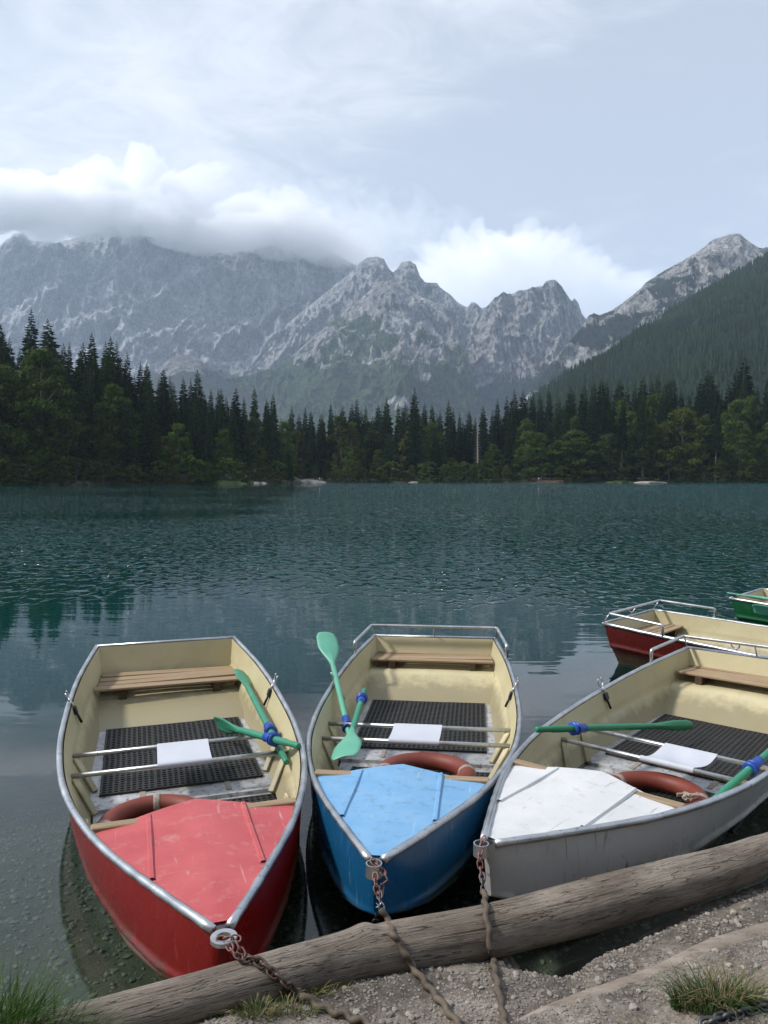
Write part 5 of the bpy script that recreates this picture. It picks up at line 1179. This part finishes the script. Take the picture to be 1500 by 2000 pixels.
# white boat
r0_ = L2W('white', (0, -.03, .40)); inv = r0_.copy()
t = thing('mooring_chain', 'mooring chain of the white boat, hanging straight down over the log', 'mooring chain', tuple(r0_), group='mooring chains')
chain(t, [L2W('white', (0, -.015, .405)), at(937, 1672, 2.86), at(939, 1700, 2.84), at(942, 1715, 2.82)], .032, .020, .003, 'pinkchain', inv)
chain(t, [at(942, 1712, 2.82), at(944, 1735, 2.79), at(945, 1748, 2.77)], .030, .018, .003, 'ironchain', inv)
sheath(t, [at(945, 1742, 2.77), onlog(949, 1775), onlog(951, 1795), onlog(954, 1818), onlog(957, 1842), onlog(959, 1856), gp(961, 1868, .018), gp(966, 1895, .014), gp(974, 1940, .014), gp(983, 1985, .014), gp(995, 2080, .014)], .0108, inv, .0035, .085)
# shackle under the blue bow
st_ = L2W('blue', (0, .015, .185)); t = thing('bow_shackle', 'small dark shackle hanging under the stem of the blue boat', 'shackle', tuple(st_))
MB().tube([(0, 0, 0), (0, 0, -.03)], .003, 6).build('pin', MT['blackmetal'], t)
k_ = link_mesh(.04, .024, .003); k_.v = [(x, z, y - .045) for x, y, z in k_.v]; k_.build('loop', MT['blackmetal'], t)
# heavy chain in the lower right corner
p0 = gp(1380, 2000, .010); t = thing('iron_chain', 'dark iron chain lying on the gravel in the lower right corner', 'chain', tuple(p0))
chain(t, [p0, gp(1430, 1982, .010), gp(1490, 1966, .010), gp(1560, 1950, .01), gp(1680, 1900, .01)], .042, .028, .0055, 'ironchain', p0)

# ------------------------------------------------------------------ air and clouds
def haze_box():
    m, n, l = mat_base('haze_air'); out = N(n, 'ShaderNodeOutputMaterial'); v = N(n, 'ShaderNodeVolumePrincipled', Density=HAZE_D, Anisotropy=.2)
    v.inputs['Color'].default_value = (.66, .81, 1.0, 1); l.new(v.outputs[0], out.inputs['Volume'])
    mb = MB(); mb.box((0, 12000, 930), (52000, 36000, 1880)); o = mb.build('haze', m); return tag(o, 'thin blue haze filling the valley', kind='stuff')
HAZE_D = 8.0e-5
haze_box()
def cloud(label, c, size, dens, seed, sc=1.0, thr=.5, flat=.0):
    m, n, l = mat_base('cloud_vapour'); out = N(n, 'ShaderNodeOutputMaterial'); v = N(n, 'ShaderNodeVolumePrincipled', Anisotropy=.5); v.inputs['Color'].default_value = (1, 1, 1, 1)
    t = N(n, 'ShaderNodeTexCoord'); ln = N(n, 'ShaderNodeVectorMath', operation='LENGTH'); l.new(t.outputs['Object'], ln.inputs[0])
    mp_ = N(n, 'ShaderNodeMapping'); mp_.inputs['Scale'].default_value = (size[0] / 500 * sc, size[1] / 500 * sc, size[2] / 500 * sc); mp_.inputs['Location'].default_value = (seed * 3.1, seed, 0); l.new(t.outputs['Object'], mp_.inputs[0])
    no = N(n, 'ShaderNodeTexNoise', Scale=1.7, Detail=10, Roughness=.62, Distortion=.3); l.new(mp_.outputs[0], no.inputs['Vector'])
    a = N(n, 'ShaderNodeMath', operation='MULTIPLY_ADD'); a.inputs[1].default_value = -1.0; l.new(ln.outputs['Value'], a.inputs[0]); a.inputs[2].default_value = .24
    b = N(n, 'ShaderNodeMath', operation='MULTIPLY_ADD'); b.inputs[1].default_value = 2.1; l.new(no.outputs['Fac'], b.inputs[0]); l.new(a.outputs[0], b.inputs[2])
    r_ = N(n, 'ShaderNodeMapRange'); r_.inputs['From Min'].default_value = thr; r_.inputs['From Max'].default_value = thr + .14; r_.inputs['To Max'].default_value = dens; l.new(b.outputs[0], r_.inputs['Value'])
    l.new(r_.outputs[0], v.inputs['Density']); l.new(v.outputs[0], out.inputs['Volume'])
    bm = bmesh.new(); bmesh.ops.create_icosphere(bm, subdivisions=3, radius=1.0); me = bpy.data.meshes.new('cloud'); bm.to_mesh(me); bm.free(); me.materials.append(m)
    o = add_obj('cloud', me); o.location = c; o.scale = size; tag(o, label, kind='structure'); return o
from mathutils import noise as mnoise
def puff_cloud(label, lobes, dens):
    m, n, l = mat_base('cumulus_vapour'); out = N(n, 'ShaderNodeOutputMaterial'); v = N(n, 'ShaderNodeVolumePrincipled', Anisotropy=0., Density=dens); v.inputs['Color'].default_value = (1, 1, 1, 1); l.new(v.outputs[0], out.inputs['Volume'])
    for j, (px, py, D, rx, rz, ry, amp) in enumerate(lobes):
        bm = bmesh.new(); bmesh.ops.create_icosphere(bm, subdivisions=6, radius=1.0); c = at(px, py, D); sc = Vector((rx, ry, rz))
        for w in bm.verts:
            p = Vector((w.co.x * rx, w.co.y * ry, w.co.z * rz)); q = (p + c) / 260.
            d = 0; a = 1
            for o_ in range(5): d += a * (abs(mnoise.noise(q * 2 ** o_ + Vector((3.7 * o_, 1, 9)))) * 1.5 - .25); a *= .56
            if w.co.z < -.1: d *= .45
            w.co = p * (1 + amp * d)
        me = bpy.data.meshes.new('cloud'); bm.to_mesh(me); bm.free(); me.materials.append(m); o = add_obj('cloud', me); o.location = c; tag(o, label, kind='structure')
puff_cloud('big bright cumulus bank draped over the left rock wall',
    [(-70, 412, 4650, 540, 130, 170, .7), (130, 415, 4700, 540, 145, 170, .8), (285, 400, 4700, 420, 195, 180, .9), (415, 450, 4690, 350, 140, 170, .8), (30, 396, 4750, 360, 125, 160, .8), (200, 362, 4720, 230, 105, 150, .9)], .0085)
puff_cloud('ragged bright cloud clinging to the rock wall between the big bank and the twin summits', [(570, 462, 4850, 290, 150, 260, .9), (650, 488, 4900, 230, 105, 220, .9), (520, 440, 4850, 200, 100, 200, .9)], .0055)
puff_cloud('soft cumulus behind the jagged grey peaks', [(1035, 540, 8000, 600, 350, 500, .6), (900, 545, 8200, 560, 320, 480, .8), (1140, 575, 8000, 520, 280, 480, .8), (985, 505, 8100, 380, 200, 340, .6)], .0026)
cloud('thin veil of cloud trailing off the cumulus bank', at(600, 450, 5000), (1300, 420, 330), .0016, 3, 1.5, .55)

# ------------------------------------------------------------------ wooded slope behind the bank, on the photographer's side
X_ = np.linspace(-90, 90, 61)[None, :] + np.zeros((24, 1)); T_ = np.linspace(0, 1, 24)[:, None] + 0 * X_
Y_ = -7.5 - 45 * T_ + 0 * X_; Z_ = .35 + 15 * T_ ** 1.1 + .6 * fbm(X_ / 7, Y_ / 7, 3, 91) * T_
tag(add_obj('wooded_slope', np_mesh('wooded_slope', np.stack([X_, Y_, Z_], -1).reshape(-1, 3), grid_faces(24, 61), MT['shore'], True)), 'wooded slope behind the bank', kind='structure')
def near_wood():
    V, T = [], []
    for k in range(120):
        x = NR.uniform(-75, 75); y = NR.uniform(-13, -45); h = NR.uniform(16, 26); z0 = .35 + 15 * ((-7.5 - y) / 45) ** 1.1 - 1
        for lv in range(9):
            f = lv / 9.; rr = h * .16 * (1 - f) ** .8; i = len(V); n = 9
            for q in range(n): a = q * 6.2832 / n + lv; r2 = rr * NR.uniform(.7, 1.25); V.append((x + math.cos(a) * r2, y + math.sin(a) * r2, z0 + h * (f * .95 + .06)))
            V.append((x, y, z0 + h * min(1.05, f * .95 + .28)))
            T += [(i + q, i + (q + 1) % n, i + n) for q in range(n)]
    tag(add_obj('forest', np_mesh('forest', V, T, MT['needles'])), 'spruce wood on the slope behind the bank', kind='stuff')
near_wood()
